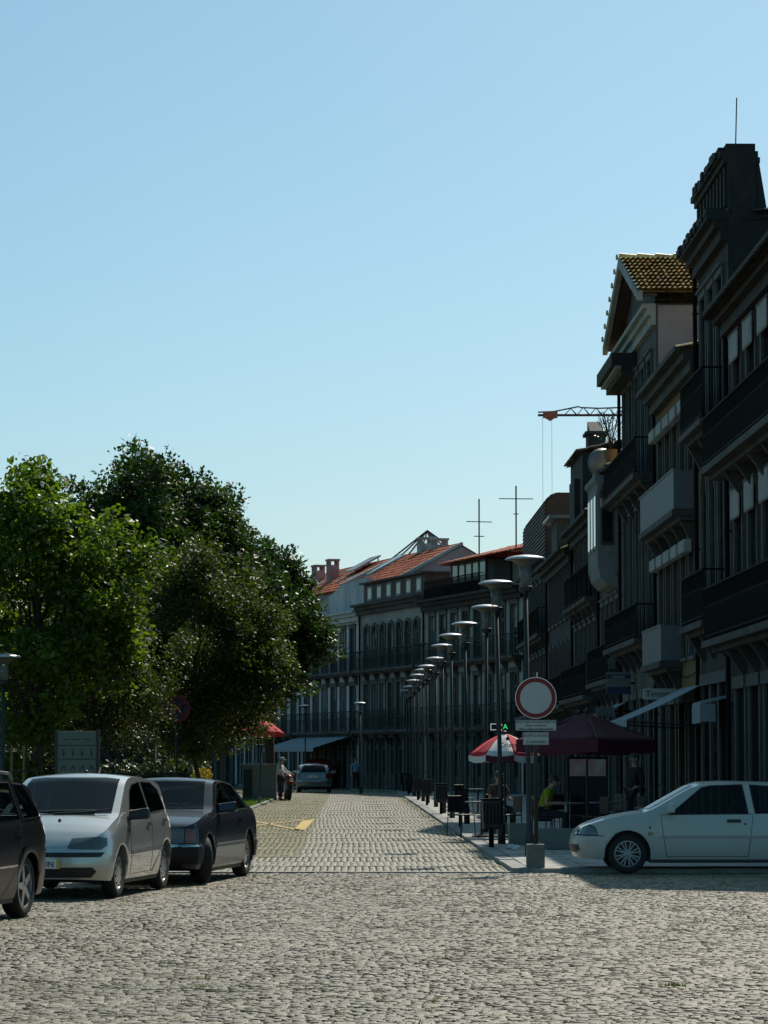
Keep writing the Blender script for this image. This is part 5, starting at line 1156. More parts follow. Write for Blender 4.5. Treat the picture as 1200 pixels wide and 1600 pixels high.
# --- planters on the terrace edge
def planter(label, x0, x1, d, h, dep=.5):
    a, b = at(x0, d), at(x1, d); o = thing('planter', label, 'planter', ((a.x + b.x) / 2, d, PZ), 0, 'concrete terrace planters'); w_ = (b.x - a.x) / 2
    m = MB(); t_ = .05
    m.box(-w_, w_, 0, t_, 0, h); m.box(-w_, w_, dep - t_, dep, 0, h); m.box(-w_, -w_ + t_, t_, dep - t_, 0, h); m.box(w_ - t_, w_, t_, dep - t_, 0, h)
    m.build('trough', M['concrete'], o, bevel=.01); MB().box(-w_ + t_ + .002, w_ - t_ - .002, t_ + .002, dep - t_ - .002, .02, h - .06).build('soil', M['bark'], o)
planter('long low concrete planter between sign and white car', 838, 903, 55, .36); planter('square concrete planter left of the sign', 795, 826, 57.5, .40, .6)
# --- cafe terrace: tables and chairs, windbreak, guests
def chair(label, loc, rz):
    o = thing('cafe_chair', label, 'chair', loc, rz, 'dark terrace chairs')
    MB().box(-.21, .21, -.2, .2, .43, .46).build('seat', M['black'], o, bevel=.01); MB().box(-.2, .2, -.21, -.185, .5, .84).build('backrest', M['black'], o, bevel=.01)
    for x in (-.19, .19):
        for y in (-.19, .19): MB().tube([(x, y, .43), (x * 1.1, y * 1.1, 0)], .012, 6).build('leg', M['steel'], o)
        MB().tube([(x, -.19, .43), (x, -.2, .84)], .012, 6).build('back_post', M['steel'], o)
    return o
def table(label, loc):
    o = thing('cafe_table', label, 'table', loc, 0, 'round terrace tables')
    MB().lathe([(.34, .70), (.35, .715), (.34, .73)], 24).build('table_top', M['panel_grey'], o); MB().lathe([(.03, .03), (.025, .70)], 10).build('column', M['steel'], o); MB().lathe([(.22, 0), (.2, .03), (.04, .05)], 18).build('foot', M['iron'], o)
    return o
tb = [(886, 61.5), (945, 62.5), (912, 66), (752, 63.5), (746, 90)]
tl = ['cafe table under the nearer maroon parasol', 'cafe table just behind the bonnet of the white car', 'cafe table under the rear maroon parasol', 'pale cafe table in the sun left of the nearest bin', 'farther pale cafe table near the second bin']
pt = pc_ = None
for (x, d), lab in zip(tb, tl):
    p = at(x, d)
    if pt is None: pt = table(lab, (p.x, p.y, PZ)); o = pt
    else: o = copy_tree(pt); o['label'] = lab; o.location = (p.x, p.y, PZ)
    for k, a in enumerate((.4, 2.3)):
        q = (p.x + .62 * math.cos(a), p.y + .62 * math.sin(a), PZ); rz = a + math.pi / 2
        cl = '%s of the two dark chairs at the %s' % ('nearer right' if k == 0 else 'farther left', lab)
        cl = ('right' if k == 0 else 'left') + ' dark chair at the ' + lab
        if pc_ is None: pc_ = chair(cl, q, rz)
        else: c = copy_tree(pc_); c['label'] = cl; c.location = q; c.rotation_euler = (0, 0, rz)
d = 63.2; a, b = at(888, d), at(946, d); wbk = thing('windbreak', 'terrace windbreak with pale printed banner under the maroon parasol', 'windbreak', ((a.x + b.x) / 2, d, PZ)); w_ = (b.x - a.x) / 2
MB().box(-w_ - .03, -w_, -.02, .02, 0, 1.66).box(w_, w_ + .03, -.02, .02, 0, 1.66).box(-w_, w_, -.015, .015, 1.6, 1.64).box(-w_, w_, -.015, .015, .1, .14).build('frame', M['iron'], wbk)
bn = MB().box(-w_ + .01, w_ - .01, -.006, .006, 1.25, 1.595).build('banner', mat('banner_print', (.55, .5, .47), .8, col2=(.45, .12, .12), var=.1, scale=3), wbk)
MB().box(-w_ + .01, w_ - .01, -.005, .005, .145, 1.245).build('lower_screen', M['dark_cloth'], wbk)
# --- awnings and signs on the right facades
def awning(label, d0, d1, z1, z0, out_, m, val=.18):
    o = thing('awning', label, 'awning', (*rowpt(d0), 0), math.atan2(1, -.0115)); L = d1 - d0; n = 10; vs = []
    for k in range(n + 1):
        q = k / n; 
        for x in (0, L): vs.append((x, .05 + (out_ - .05) * q, z1 + (z0 - z1) * q - .03 * math.sin(math.pi * q)))
    b = MB().add(vs, [(2 * k, 2 * k + 1, 2 * k + 3, 2 * k + 2) for k in range(n)]).build('cloth', m, o); b.modifiers.new('t', 'SOLIDIFY').thickness = .01
    n = int(L / .3); v = MB()
    for k in range(n): xa = L * k / n; xb = L * (k + 1) / n; v.prism([(xa, z0), (xb, z0), (xb, z0 - val * .75), ((xa + xb) / 2, z0 - val), (xa, z0 - val * .75)], out_ - .005, out_ + .005)
    v.build('valance', m, o)
    for x in (.1, L - .1): MB().tube([(x, .03, z0 - .15), (x, out_ - .05, z0 - .05)], .018, 6).build('arm', M['steel'], o)
    return o
awning('sloping pale grey awning beside the shop sign on the ochre house', 69.2, 74.0, 3.35, 2.55, 1.75, M['awning'])
awning('pale awning farther on, above the maroon parasols', 88, 91.5, 3.3, 2.7, 1.3, M['awning'])
awning('narrow awning on the house with the oriel', 101, 106, 3.0, 2.45, 1.2, M['awning'])
aw = thing('awning', 'wide shop awning of the pale townhouse behind the distant hatchback', 'awning', (*farpt(28.0), 0), math.atan2(V.y, V.x))
b = MB().add([(0, .1, 2.95), (11, .1, 2.95), (11, 2.4, 2.25), (0, 2.4, 2.25)], [(0, 1, 2, 3)]).build('cloth', M['awning'], aw); b.modifiers.new('t', 'SOLIDIFY').thickness = .012
MB().box(0, 11, 2.39, 2.41, 2.05, 2.25).build('valance', M['awning'], aw)
for x in (.1, 10.9): MB().tube([(x, .03, 2.2), (x, 2.35, 2.2)], .02, 6).build('arm', M['steel'], aw)
bxo = thing('box_awning', 'small white box awning with hanging front at the right', 'awning', (*rowpt(64.6), 0), math.atan2(1, -.0115))
MB().hexa([(0, .05, 2.95), (1.5, .05, 2.95), (1.5, .62, 2.8), (0, .62, 2.8), (0, .05, 3.0), (1.5, .05, 3.0), (1.5, .62, 2.86), (0, .62, 2.86)]).build('cloth', M['awning'], bxo)
MB().box(0, 1.5, .61, .63, 2.42, 2.8).box(-.012, .0, .3, .62, 2.45, 2.82).build('valance', M['awning'], bxo)
def sign_blade(name, label, px, d, z, w_, h, txt, size, fm, tm, extra=None):
    p = at(px, d); o = thing(name, label, 'sign', (p.x, p.y, z))
    MB().box(-w_ / 2, w_ / 2, -.05, .05, -h / 2, h / 2).build('panel', fm, o, bevel=.01); MB().box(w_ / 2, w_ / 2 + .5, -.02, .02, -.03, .03).build('bracket', M['iron'], o)
    if txt: lettering(txt, size, tm, o, (0 if not extra else extra, -.056, 0), (R(90), 0, 0))
    return o
d = 75; sign_blade('shop_sign', 'pale projecting shop sign lettered Tintor, half behind the awning', 1035, d, CH + (1185 - 1085) * d / F, .95, .27, 'Tintoraria', .21, M['signgrey'], M['black'])
d = 86; o = sign_blade('shop_sign', 'blue and grey projecting sign above the maroon parasol', 966, d, CH + (1185 - 1068) * d / F, .68, .62, '', .1, M['panel_grey'], M['blue'])
MB().box(-.34, .34, -.056, -.051, .13, .24).build('blue_band', M['blue'], o); MB().box(-.34, .34, -.056, -.051, -.31, -.1).build('blue_band', M['blue'], o); lettering('mediador', .1, M['signgrey'], o, (0, -.058, .18), (R(90), 0, 0))
d = 84; sign_blade('shop_sign', 'small grey projecting sign right of the maroon parasol top', 945, d, CH + (1185 - 1112) * d / F, .5, .26, '', .1, M['tilewall'], M['black'])
d = 91; o = sign_blade('shop_sign', 'white arched sign plate above the blue sign', 955, d, CH + (1185 - 1035) * d / F, .26, .42, '', .1, M['plaster_white'], M['black']); MB().lathe([(.13, -.05), (.13, .05)], 20, (0, 0, .21), axis='y').build('arched_top', M['plaster_white'], o)
# green running-text pharmacy sign
M['led_w'] = mat('led_white', (.1, .1, .1), .5, emit=(.9, 1, .95), estr=.55); M['led_g'] = mat('led_green', (.02, .1, .04), .5, emit=(.05, 1, .25), estr=.8)
d = 96; p = at(783, d); o = thing('led_sign', 'small black LED sign with glowing green letter above the red parasol', 'sign', (p.x, p.y, CH + (1185 - 1136) * d / F))
MB().box(-.4, .32, -.06, .06, -.16, .16).build('panel', M['black'], o); MB().tube([(0, 0, -.16), (0, 0, -2.6)], .03, 8).build('post', M['iron'], o)
dots = MB()
for x, z in [(-.33 + .03 * k, .09) for k in range(6)] + [(-.33 + .03 * k, -.09) for k in range(6)] + [(-.33, -.09 + .03 * k) for k in range(7)] + [(.0, .08), (.015, .05), (.0, -.08), (.01, -.11)]: dots.box(x - .011, x + .011, -.064, -.061, z - .011, z + .011)
dots.build('frame_lights', M['led_w'], o); obj('lettering', text_mesh('A', .22, M['led_g']), o, (.12, -.064, .0), (R(90), 0, 0))
# hanging banner on the far house and satellite dish
d = 92; p = at(944, d); o = thing('satellite_dish', 'grey satellite dish on the roof edge below the crane', 'satellite dish', (p.x, p.y, 10.55), R(12))
MB().lathe([(.001, .0), (.2, .02), (.36, .07), (.44, .12), (.45, .12), (.36, .055), (.2, .005), (.001, -.015)], 24, axis='y', cap=False).build('dish', M['zinc'], o, smooth=True)
MB().tube([(0, 0, -.1), (0, .1, -.6)], .03, 6).build('mount', M['iron'], o); MB().tube([(0, 0, -.4), (0, .45, -.05)], .012, 5).build('feed_arm', M['iron'], o)
# flower pots on the gable house balcony
def bush_mesh(name, n, rx, ry, rz_, size, m, seed):
    g_ = np.random.default_rng(seed); v = g_.normal(size=(n, 3)); v /= np.linalg.norm(v, axis=1)[:, None]; c = v * (g_.uniform(.35, 1, n) ** .5)[:, None] * np.array([rx, ry, rz_])
    return leaf_cloud(name, c, size, m, g_)
def leaf_cloud(name, c, size, m, g_, droop=.2, aspect=.62):
    n = len(c); d_ = g_.normal(size=(n, 3)); d_[:, 2] -= droop; d_ /= np.linalg.norm(d_, axis=1)[:, None]
    up = g_.normal(size=(n, 3)); up[:, 2] += 1.6; d_ -= up * (np.sum(d_ * up, 1) / np.sum(up * up, 1))[:, None] * .75; d_ /= np.linalg.norm(d_, axis=1)[:, None]; s_ = np.cross(d_, up); s_ /= np.linalg.norm(s_, axis=1)[:, None] + 1e-9; nn = np.cross(s_, d_)
    L = (size * g_.uniform(.6, 1.25, n))[:, None]; W_ = L * aspect * .5
    v = np.stack([c - d_ * L * .5, c + s_ * W_ - nn * W_ * .25, c + d_ * L * .5 - nn * L * .12, c - s_ * W_ - nn * W_ * .25], 1).reshape(-1, 3)
    i = np.arange(n)[:, None] * 4; f = np.concatenate([i + np.array([[0, 1, 2]]), i + np.array([[0, 2, 3]])], 1).reshape(-1, 3)
    return np_mesh(name, v, f, m)
# --- litter
pm = MB().sphere((0, 0, .045), .1, 9, 6, (1.1, .7, .5)); pm.v = [(x + random.gauss(0, .016), y + random.gauss(0, .016), max(.0, z + random.gauss(0, .014))) for x, y, z in pm.v]
g = gpt(792, 1327); o = pm.build('crumpled_paper', M['white'], None, (g.x, g.y * .955, PZ)); tag(o, 'crumpled white paper lying on the pavement left of the sign', 'paper')
# --- tower crane far behind the roofs
d = 300; p = at(1085, d); cr = thing('tower_crane', 'distant tower crane with its orange jib above the roofs', 'crane', (p.x, p.y, 0)); CZ = CH + (1185 - 649) * d / F * 1.012
M['crane'] = mat('crane_paint', (.10, .055, .06), .5, var=.2); M['crane_o'] = mat('crane_orange', (.5, .11, .05), .5, var=.1)
m = MB()
for sx_ in (-.8, .8):
    for sy_ in (-.8, .8): m.box(sx_ - .08, sx_ + .08, sy_ - .08, sy_ + .08, 0, CZ + 1)
for k in range(22):
    z = k * 1.6
    for s_ in (-.8, .8): m.tube([(-.8, s_, z), (.8, s_, z + 1.6)], .05, 4); m.tube([(s_, .8, z), (s_, -.8, z + 1.6)], .05, 4)
m.build('mast', M['crane'], cr)
x_tip = (842 - 1085) / F * d; j = MB(); hgt = lambda x: .35 + .75 * min(1, (x - x_tip - 1.5) / 7) if x > x_tip + 1.5 else .3
for s_ in (-.35, .35): j.tube([(x_tip, s_, CZ - .3), (8, s_, CZ - .3)], .085, 5)
j.tube([(x_tip, 0, CZ), (x_tip + 1.5, 0, CZ + .05), (x_tip + 4.0, 0, CZ + .55), (x_tip + 4.2, 0, CZ + .45), (x_tip + 6, 0, CZ + .38), (8, 0, CZ + 1.0)], .075, 5)
x = x_tip + 2.6; up_ = False
while x < 7:
    tz = np.interp(x, [x_tip, x_tip + 1.5, x_tip + 4, x_tip + 6, 8], [CZ, CZ + .05, CZ + .5, CZ + .38, CZ + 1.0]); tz2 = np.interp(x + .62, [x_tip, x_tip + 1.5, x_tip + 4, x_tip + 6, 8], [CZ, CZ + .05, CZ + .5, CZ + .38, CZ + 1.0])
    for s_ in (-.35, .35): j.tube([(x, s_, CZ - .3), (x + .62, 0, tz2)], .045, 4); j.tube([(x + .62, 0, tz2), (x + 1.24, s_, CZ - .3)], .045, 4)
    x += 1.24
j.build('jib', M['crane'], cr)
MB().box(x_tip + .5, x_tip + 1.9, -.5, .5, CZ - .55, CZ + .02).prism([(x_tip + .7, CZ - .55), (x_tip + 1.7, CZ - .55), (x_tip + 1.2, CZ - .85)], -.4, .4).build('trolley', M['crane_o'], cr)
for xo in (.45, 1.35): MB().tube([(x_tip + xo, 0, CZ - .5), (x_tip + xo, 0, 22)], .02, 4).build('hoist_cable', M['steel'], cr)
MB().box(x_tip + .3, x_tip + 1.5, -.3, .3, 21.2, 22).build('hook_block', M['crane_o'], cr)
# --- walls and planters on the left beside the motorcycle
p = gpt(441, 1251); o = thing('low_wall', 'low pale wall block at the corner of the lawn by the motorcycle', 'wall', (p.x - .82, p.y + .2, 0))
MB().box(-.75, .6, 0, .5, 0, 1.42).build('block', M['concrete'], o, bevel=.01); MB().box(-.8, .65, -.04, .54, 1.42, 1.48).build('coping', M['slab'], o)
p = gpt(395, 1250); o = thing('utility_cabinet', 'grey green utility cabinet standing on the lawn left of the low wall', 'cabinet', (p.x, p.y - 4, .05))
MB().box(-.2, .2, 0, .35, .06, 1.28).build('body', M['tilewall'], o, bevel=.01); MB().box(-.22, .22, -.02, .37, 1.28, 1.32).box(-.23, .23, -.02, .38, 0, .06).build('cap', M['concrete'], o); MB().box(-.17, .17, -.012, -.001, .15, 1.2).build('door', M['steel'], o)
for i, (px, d, lab) in enumerate(((316, 85, 'stone flower tub with bright yellow flowers'), (240, 78, 'clay pot with a small pale green shrub'))):
    p = at(px, d); o = thing('flower_tub', lab, 'flower tub', (p.x, p.y, 0)); MB().lathe([(.2, 0), (.26, .55), (.28, .58), (.24, .6)], 16).build('tub', M['concrete'] if i == 0 else M['wood'], o)
    obj('foliage', bush_mesh('foliage', 260, .33, .33, .3, .12, M['leaf_maple'], 5 + i), o, (0, 0, .9)); 
    if i == 0: obj('blossom', bush_mesh('blossom', 420, .3, .3, .22, .09, M['flower'], 9), o, (0, 0, 1.22))
# ================================================================ trees
def tree(name, label, base, H, rx, ry, z0, nclump, per, leaf, m, seed, trunk_r=.12, flat=1.0, spread=.42, lobes=None, group=None, droop=.35, top_pow=1.0, clump_sq=.75):
    g_ = np.random.default_rng(seed); o = thing(name, label, 'tree', base, 0, group); cz = (z0 + H) / 2; hz = (H - z0) / 2
    # clump centres over a lumpy crown
    cs = []
    while len(cs) < nclump:
        v = g_.normal(size=3); v /= np.linalg.norm(v); r = g_.uniform(.25, 1) ** .45
        lump = 1 + .16 * math.sin(v[0] * 4 + seed) + .13 * math.sin(v[2] * 5 + v[1] * 3 + seed * 2) + .08 * math.sin(v[0] * 9 + v[2] * 7 + seed)
        tw = 1 - .25 * max(0, v[2]) ** 2 * top_pow
        cs.append((v[0] * rx * r * lump * tw, v[1] * ry * r * lump * tw, cz + v[2] * hz * r * lump * flat))
    cs = np.array(cs)
    # trunk and limbs
    t = MB(); zs = [0, z0 * .5, z0, cz]; bend = g_.normal(0, .06, (4, 2)) * H / 6; pts = [(bend[i][0] * (i > 0), bend[i][1] * (i > 0), z) for i, z in enumerate(zs)]
    t.tube(pts, [trunk_r * 1.25, trunk_r, trunk_r * .85, trunk_r * .45], 10)
    t.build('trunk', M['bark'], o, smooth=True)
    lb = MB(); idx = g_.choice(len(cs), min(len(cs), 46), replace=False)
    for k, i in enumerate(idx):
        c = cs[i]; s0 = Vector(pts[2]).lerp(Vector(pts[3]), g_.uniform(0, .9)); mid = s0.lerp(Vector(c), .55) + Vector((0, 0, .12 * hz * g_.uniform(.2, 1)))
        rr = trunk_r * g_.uniform(.18, .42); lb.tube([s0, mid, c], [rr, rr * .6, rr * .2], 5)
    lb.build('limbs', M['bark'], o, smooth=True)
    sp = spread
    pts_ = []
    for c in cs:
        n = int(per * g_.uniform(.6, 1.4)); v = g_.normal(size=(n, 3)); v /= np.linalg.norm(v, axis=1)[:, None]
        v *= (g_.uniform(.1, 1, n) ** .5)[:, None] * sp * g_.uniform(.6, 1.35); v[:, 2] *= clump_sq; v[:, 2] -= .25 * (v[:, 0] ** 2 + v[:, 1] ** 2) / sp
        pts_.append(c + v)
    obj('crown', leaf_cloud('crown', np.concatenate(pts_), leaf, m, g_, droop), o)
    return o
X = lambda px, d: (px - 600) / F * d
tree('maple_tree', 'bright green maple lit from behind at the left edge', (X(62, 63), 63, 0), 7.9, 2.05, 2.0, 1.6, 210, 150, .155, M['leaf_maple'], 3, .13, spread=.5, droop=.1)
tree('maple_tree', 'second maple crown cut by the left edge of the picture', (X(-120, 66), 66, 0), 7.6, 2.0, 2.0, 1.6, 150, 120, .155, M['leaf_maple'], 13, .13, spread=.5, droop=.1)
tree('young_tree', 'young fine-leaved tree with thin trunk in front of the lindens', (X(312, 72), 72, 0), 6.5, 2.3, 2.0, 2.0, 340, 210, .095, M['leaf_young'], 21, .06, spread=.5, droop=.2, top_pow=1.6)
tree('young_tree', 'second young fine-leaved tree behind the park board', (X(150, 66), 66, 0), 5.2, 1.75, 1.6, 1.7, 190, 170, .08, M['leaf_young'], 22, .055, spread=.45, droop=.2, top_pow=1.6)
tree('young_tree', 'slender young tree on the lawn left of the red parasol', (X(345, 104), 104, 0), 5.2, 1.35, 1.2, 2.0, 80, 120, .09, M['leaf_young'], 24, .05, spread=.42, droop=.2)
LG = 'linden trees in the park'
tree('linden_tree', 'tallest dark linden behind the maple and the young tree', (X(178, 108), 108, 0), 12.1, 3.2, 3.2, 3.2, 330, 190, .20, M['leaf_linden'], 31, .24, spread=.78, group=LG, droop=.9)
tree('linden_tree', 'middle dark linden stepping down towards the street', (X(318, 114), 114, 0), 11.7, 2.9, 2.9, 3.3, 330, 190, .20, M['leaf_linden'], 32, .22, spread=.75, group=LG, droop=.9)
tree('linden_tree', 'rightmost dark linden whose branches hang over the street', (X(420, 124), 124, 0), 10.2, 2.6, 2.5, 3.9, 270, 190, .20, M['leaf_linden'], 33, .2, spread=.7, group=LG, droop=.9)
tree('linden_tree', 'dark linden between the tallest one and the middle one', (X(250, 112), 112, 0), 12.1, 2.8, 2.8, 3.2, 280, 190, .20, M['leaf_linden'], 36, .22, spread=.75, group=LG, droop=.9)
tree('linden_tree', 'dark linden at the back left, seen between maple and tall linden', (X(60, 118), 118, 0), 11.0, 3.6, 3.2, 3.0, 240, 170, .22, M['leaf_linden'], 34, .22, spread=.8, group=LG, droop=.9)
# clipped dark hedges under the trees
for i, (x0, x1, d, h, lab) in enumerate(((-20, 250, 97, 2.6, 'tall dark hedge at the back of the park on the far left'), (60, 330, 90, 1.5, 'lower dark hedge behind the park board and parked cars'), (-30, 110, 74, 1.9, 'dark shrub border beneath the maple'))):
    a, b = X(x0, d), X(x1, d); o = thing('hedge', lab, 'hedge', ((a + b) / 2, d, 0)); g_ = np.random.default_rng(50 + i); n = 9000
    c = np.c_[g_.uniform(-(b - a) / 2, (b - a) / 2, n), g_.uniform(-.6, .6, n), h * g_.uniform(0, 1, n) ** .8 + g_.normal(0, .08, n)]
    obj('foliage', leaf_cloud('foliage', c, .14, M['leaf_hedge'], g_), o); MB().box(-(b - a) / 2 + .1, (b - a) / 2 - .1, -.4, .4, 0, h * .85).build('branchwork', M['bark'], o)
# balcony plant on the gable house, creeper and flowers
p = rowpt(89.4); o = thing('balcony_plant', 'trailing pink flowers on the end of the upper balcony of the gabled house', 'plant', (p[0] - .45, p[1] + .1, 9.35)); obj('foliage', bush_mesh('foliage', 220, .2, .5, .45, .13, M['leaf_hedge'], 71), o); obj('blossom', bush_mesh('blossom', 70, .22, .45, .4, .1, mat('blossom_pink', (.45, .03, .16), .7), 72), o)
MB().box(-.18, .18, -.45, .45, -.35, -.1).build('pot', M['wood'], o)
p = rowpt(90.2); o = thing('balcony_plant', 'bare twiggy plant in a pot on the roof terrace beside the satellite dish', 'plant', (p[0] - .25, p[1] + .4, 10.4)); MB().lathe([(.14, 0), (.2, .35), (.22, .4)], 12).build('pot', M['wood'], o)
tw = MB()
for k in range(26):
    a = random.uniform(0, 6.28); r_ = random.uniform(.15, .45); tw.tube([(0, 0, .35), (math.cos(a) * r_ * .5, math.sin(a) * r_ * .5, .9), (math.cos(a + .4) * r_, math.sin(a + .4) * r_, 1.2 + random.random() * .5)], .012, 4)
tw.build('twigs', M['bark'], o); obj('foliage', bush_mesh('foliage', 120, .5, .5, .5, .08, M['leaf_hedge'], 75), o, (0, 0, 1.0))
# ================================================================ people and motorcycle
def skin_obj(name, chains, m, parent, sub=1):
    """chains: lists of (x,y,z,r); chains that start on an existing point join it"""
    vs, es, rs, key = [], [], [], {}
    roots = []
    for ch in chains:
        prev = None
        for i, (x, y, z, r) in enumerate(ch):
            k = (round(x, 3), round(y, 3), round(z, 3))
            if k not in key:
                key[k] = len(vs); vs.append((x, y, z)); rs.append(r)
                if i == 0: roots.append(key[k])
            if prev is not None: es.append((prev, key[k]))
            prev = key[k]
    me = bpy.data.meshes.new(name); me.from_pydata(vs, es, []); me.update()
    o = obj(name, me, parent); sm = o.modifiers.new('skin', 'SKIN'); sm.use_smooth_shade = True
    if not me.skin_vertices: bpy.context.view_layer.objects.active = o
    if me.skin_vertices:
        for i, r in enumerate(rs): me.skin_vertices[0].data[i].radius = (r, r)
        for i in roots: me.skin_vertices[0].data[i].use_root = True
    o.modifiers.new('s', 'SUBSURF').levels = sub; o.modifiers['s'].render_levels = sub
    # bake so that the figure is plain mesh
    dg = bpy.context.evaluated_depsgraph_get(); bm_ = bpy.data.meshes.new_from_object(o.evaluated_get(dg)); o.modifiers.clear(); o.data = bm_
    bm_.materials.clear(); bm_.materials.append(m); bm_.polygons.foreach_set('use_smooth', [True] * len(bm_.polygons)); return o
def hand(w, e):
    """five short finger chains beyond the wrist w, forearm coming from e"""
    w, e = Vector(w), Vector(e); d = (w - e).normalized(); s_ = d.cross(Vector((0, 0, 1)));
    if s_.length < .1: s_ = Vector((1, 0, 0))
    s_.normalize(); n = s_.cross(d); palm = w + d * .075; ch = [[(*w, .026), (*palm, .033)]]
    for k, (off, ln) in enumerate(((-.03, .065), (-.01, .078), (.01, .074), (.03, .058))):
        b = palm + s_ * off; m_ = b + d * ln * .55 - n * .008; t = m_ + d * ln * .35 - n * .03; ch.append([(*b, .010), (*m_, .009), (*t, .008)])
    b = w + d * .03 - s_ * .03; ch.append([(*b, .011), (*(b + d * .03 - s_ * .025), .010), (*(b + d * .06 - s_ * .03 - n * .01), .009)])
    return ch
def person(label, loc, rz, J, shirt, trousers, group=None, cap=None, hair=True, long_sleeve=False):
    """J: joint positions in metres; x to the person's left, -y forward"""
    o = thing('person', label, 'person', loc, rz, group)
    hd, nk, ch, pv = J['head'], J['neck'], J['chest'], J['pelvis']
    V3 = Vector; ch_b = [[(*pv, .135), (*V3(pv).lerp(V3(ch), .5), .12), (*ch, .135), (*nk, .055), (*V3(nk).lerp(V3(hd), .45), .06), (*hd, .098), (*(V3(hd) + V3((0, -.005, .075))), .082)]]
    for s_ in ('l', 'r'):
        sh, el, wr, hp, kn, an, toe = [J[k + s_] for k in ('sh_', 'el_', 'wr_', 'hp_', 'kn_', 'an_', 'toe_')]
        ch_b.append([(*ch, .135), (*sh, .062), (*el, .042), (*wr, .028)]); ch_b += hand(wr, el)
        ch_b.append([(*pv, .135), (*hp, .088), (*kn, .058), (*an, .04), (*toe, .035)])
    skin_obj('body', ch_b, M['skin'], o, 2)
    sc_ = [[(*(V3(pv) + V3((0, 0, -.02))), .152), (*V3(pv).lerp(V3(ch), .5), .145), (*ch, .155), (*V3(ch).lerp(V3(nk), .75), .085)]]; tc = []
    for s_ in ('l', 'r'):
        e2 = V3(J['el_' + s_]) if not long_sleeve else V3(J['wr_' + s_]); half = V3(J['sh_' + s_]).lerp(V3(J['el_' + s_]), .75)
        sc_.append([(*ch, .155), (*J['sh_' + s_], .078), (*half, .066)] + ([(*J['el_' + s_], .056), (*V3(J['el_' + s_]).lerp(e2, .9), .042)] if long_sleeve else []))
        tc.append([(*pv, .148), (*J['hp_' + s_], .104), (*J['kn_' + s_], .076), (*(V3(J['an_' + s_]) + V3((0, 0, .04))), .064)])
    skin_obj('shirt', sc_, shirt, o, 2); skin_obj('trousers', tc, trousers, o, 2)
    for s_ in ('l', 'r'):
        a, t = V3(J['an_' + s_]), V3(J['toe_' + s_]); b = a + (a - t).normalized() * .05
        skin_obj('shoe', [[(b.x, b.y, t.z + .012, .042), (a.x, a.y, t.z + .02, .047), (t.x, t.y, t.z + .005, .04)]], M['black'], o, 1)
    hd = V3(hd); f = V3(J.get('look', (0, -1, 0))).normalized(); sd_ = V3((0, 0, 1)).cross(f).normalized()
    fc = MB(); 
    for s_ in (-1, 1): fc.sphere(hd + f * .087 + sd_ * .034 * s_ + V3((0, 0, .02)), .013, 6, 5)
    fc.build('eyes', M['black'], o)
    MB().sphere(hd + f * .105 + V3((0, 0, -.012)), .017, 6, 5, (1, 1, 1.5)).sphere(hd + sd_ * .098, .022, 6, 5, (.6, 1, 1.4)).sphere(hd - sd_ * .098, .022, 6, 5, (.6, 1, 1.4)).build('nose_and_ears', M['skin'], o)
    MB().sphere(hd + f * .09 + V3((0, 0, -.05)), .02, 6, 5, (1.3, 1.3, .35)).build('mouth', M['red'], o)
    if cap:
        MB().lathe([(.112, .03), (.113, .07), (.09, .125), (.045, .15), (.001, .155)], 16, hd, cap=False).hexa([hd + f * .09 - sd_ * .07 + V3((0, 0, .035)), hd + f * .09 + sd_ * .07 + V3((0, 0, .035)), hd + f * .19 + sd_ * .055 + V3((0, 0, .025)), hd + f * .19 - sd_ * .055 + V3((0, 0, .025)), hd + f * .09 - sd_ * .07 + V3((0, 0, .045)), hd + f * .09 + sd_ * .07 + V3((0, 0, .045)), hd + f * .19 + sd_ * .055 + V3((0, 0, .035)), hd + f * .19 - sd_ * .055 + V3((0, 0, .035))]).build('cap', cap, o)
    if hair: MB().sphere(hd - f * .022 + V3((0, 0, .045)), .105, 12, 8, (1, 1, .95)).build('hair', M['hair'], o)
    return o
def stand(**k):
    J = dict(head=(0, -.01, 1.60), neck=(0, .01, 1.45), chest=(0, .01, 1.27), pevis=None, pelvis=(0, 0, .96), sh_l=(.18, .01, 1.38), sh_r=(-.18, .01, 1.38), el_l=(.23, .04, 1.10), el_r=(-.23, .04, 1.10), wr_l=(.24, -.06, .86), wr_r=(-.24, -.06, .86),
             hp_l=(.09, 0, .90), hp_r=(-.09, 0, .90), kn_l=(.10, -.02, .49), kn_r=(-.10, -.02, .49), an_l=(.10, .02, .08), an_r=(-.10, .02, .08), toe_l=(.11, -.13, .03), toe_r=(-.11, -.13, .03)); J.pop('pevis'); J.update(k); return J
def sit(**k):
    J = stand(head=(0, -.06, 1.20), neck=(0, -.01, 1.06), chest=(0, .0, .88), pelvis=(0, .02, .56), sh_l=(.18, 0, .99), sh_r=(-.18, 0, .99), el_l=(.24, -.08, .74), el_r=(-.24, -.08, .74), wr_l=(.16, -.30, .74), wr_r=(-.16, -.30, .74),
              hp_l=(.09, -.03, .54), hp_r=(-.09, -.03, .54), kn_l=(.11, -.44, .51), kn_r=(-.11, -.44, .51), an_l=(.11, -.42, .08), an_r=(-.11, -.42, .08), toe_l=(.11, -.56, .03), toe_r=(-.11, -.56, .03)); J.update(k); return J
p = at(439, 124); person('person in white shirt and grey cap standing beside the motorcycle, arm on its handlebar', (p.x, p.y, 0), R(75), stand(el_l=(.24, -.16, 1.16), wr_l=(.16, -.40, 1.08), el_r=(-.24, -.14, 1.15), wr_r=(-.12, -.38, 1.06), head=(0, -.06, 1.585)), M['shirt_white'], M['jeans'], cap=mat('cap_grey', (.35, .35, .33), .8), long_sleeve=True)
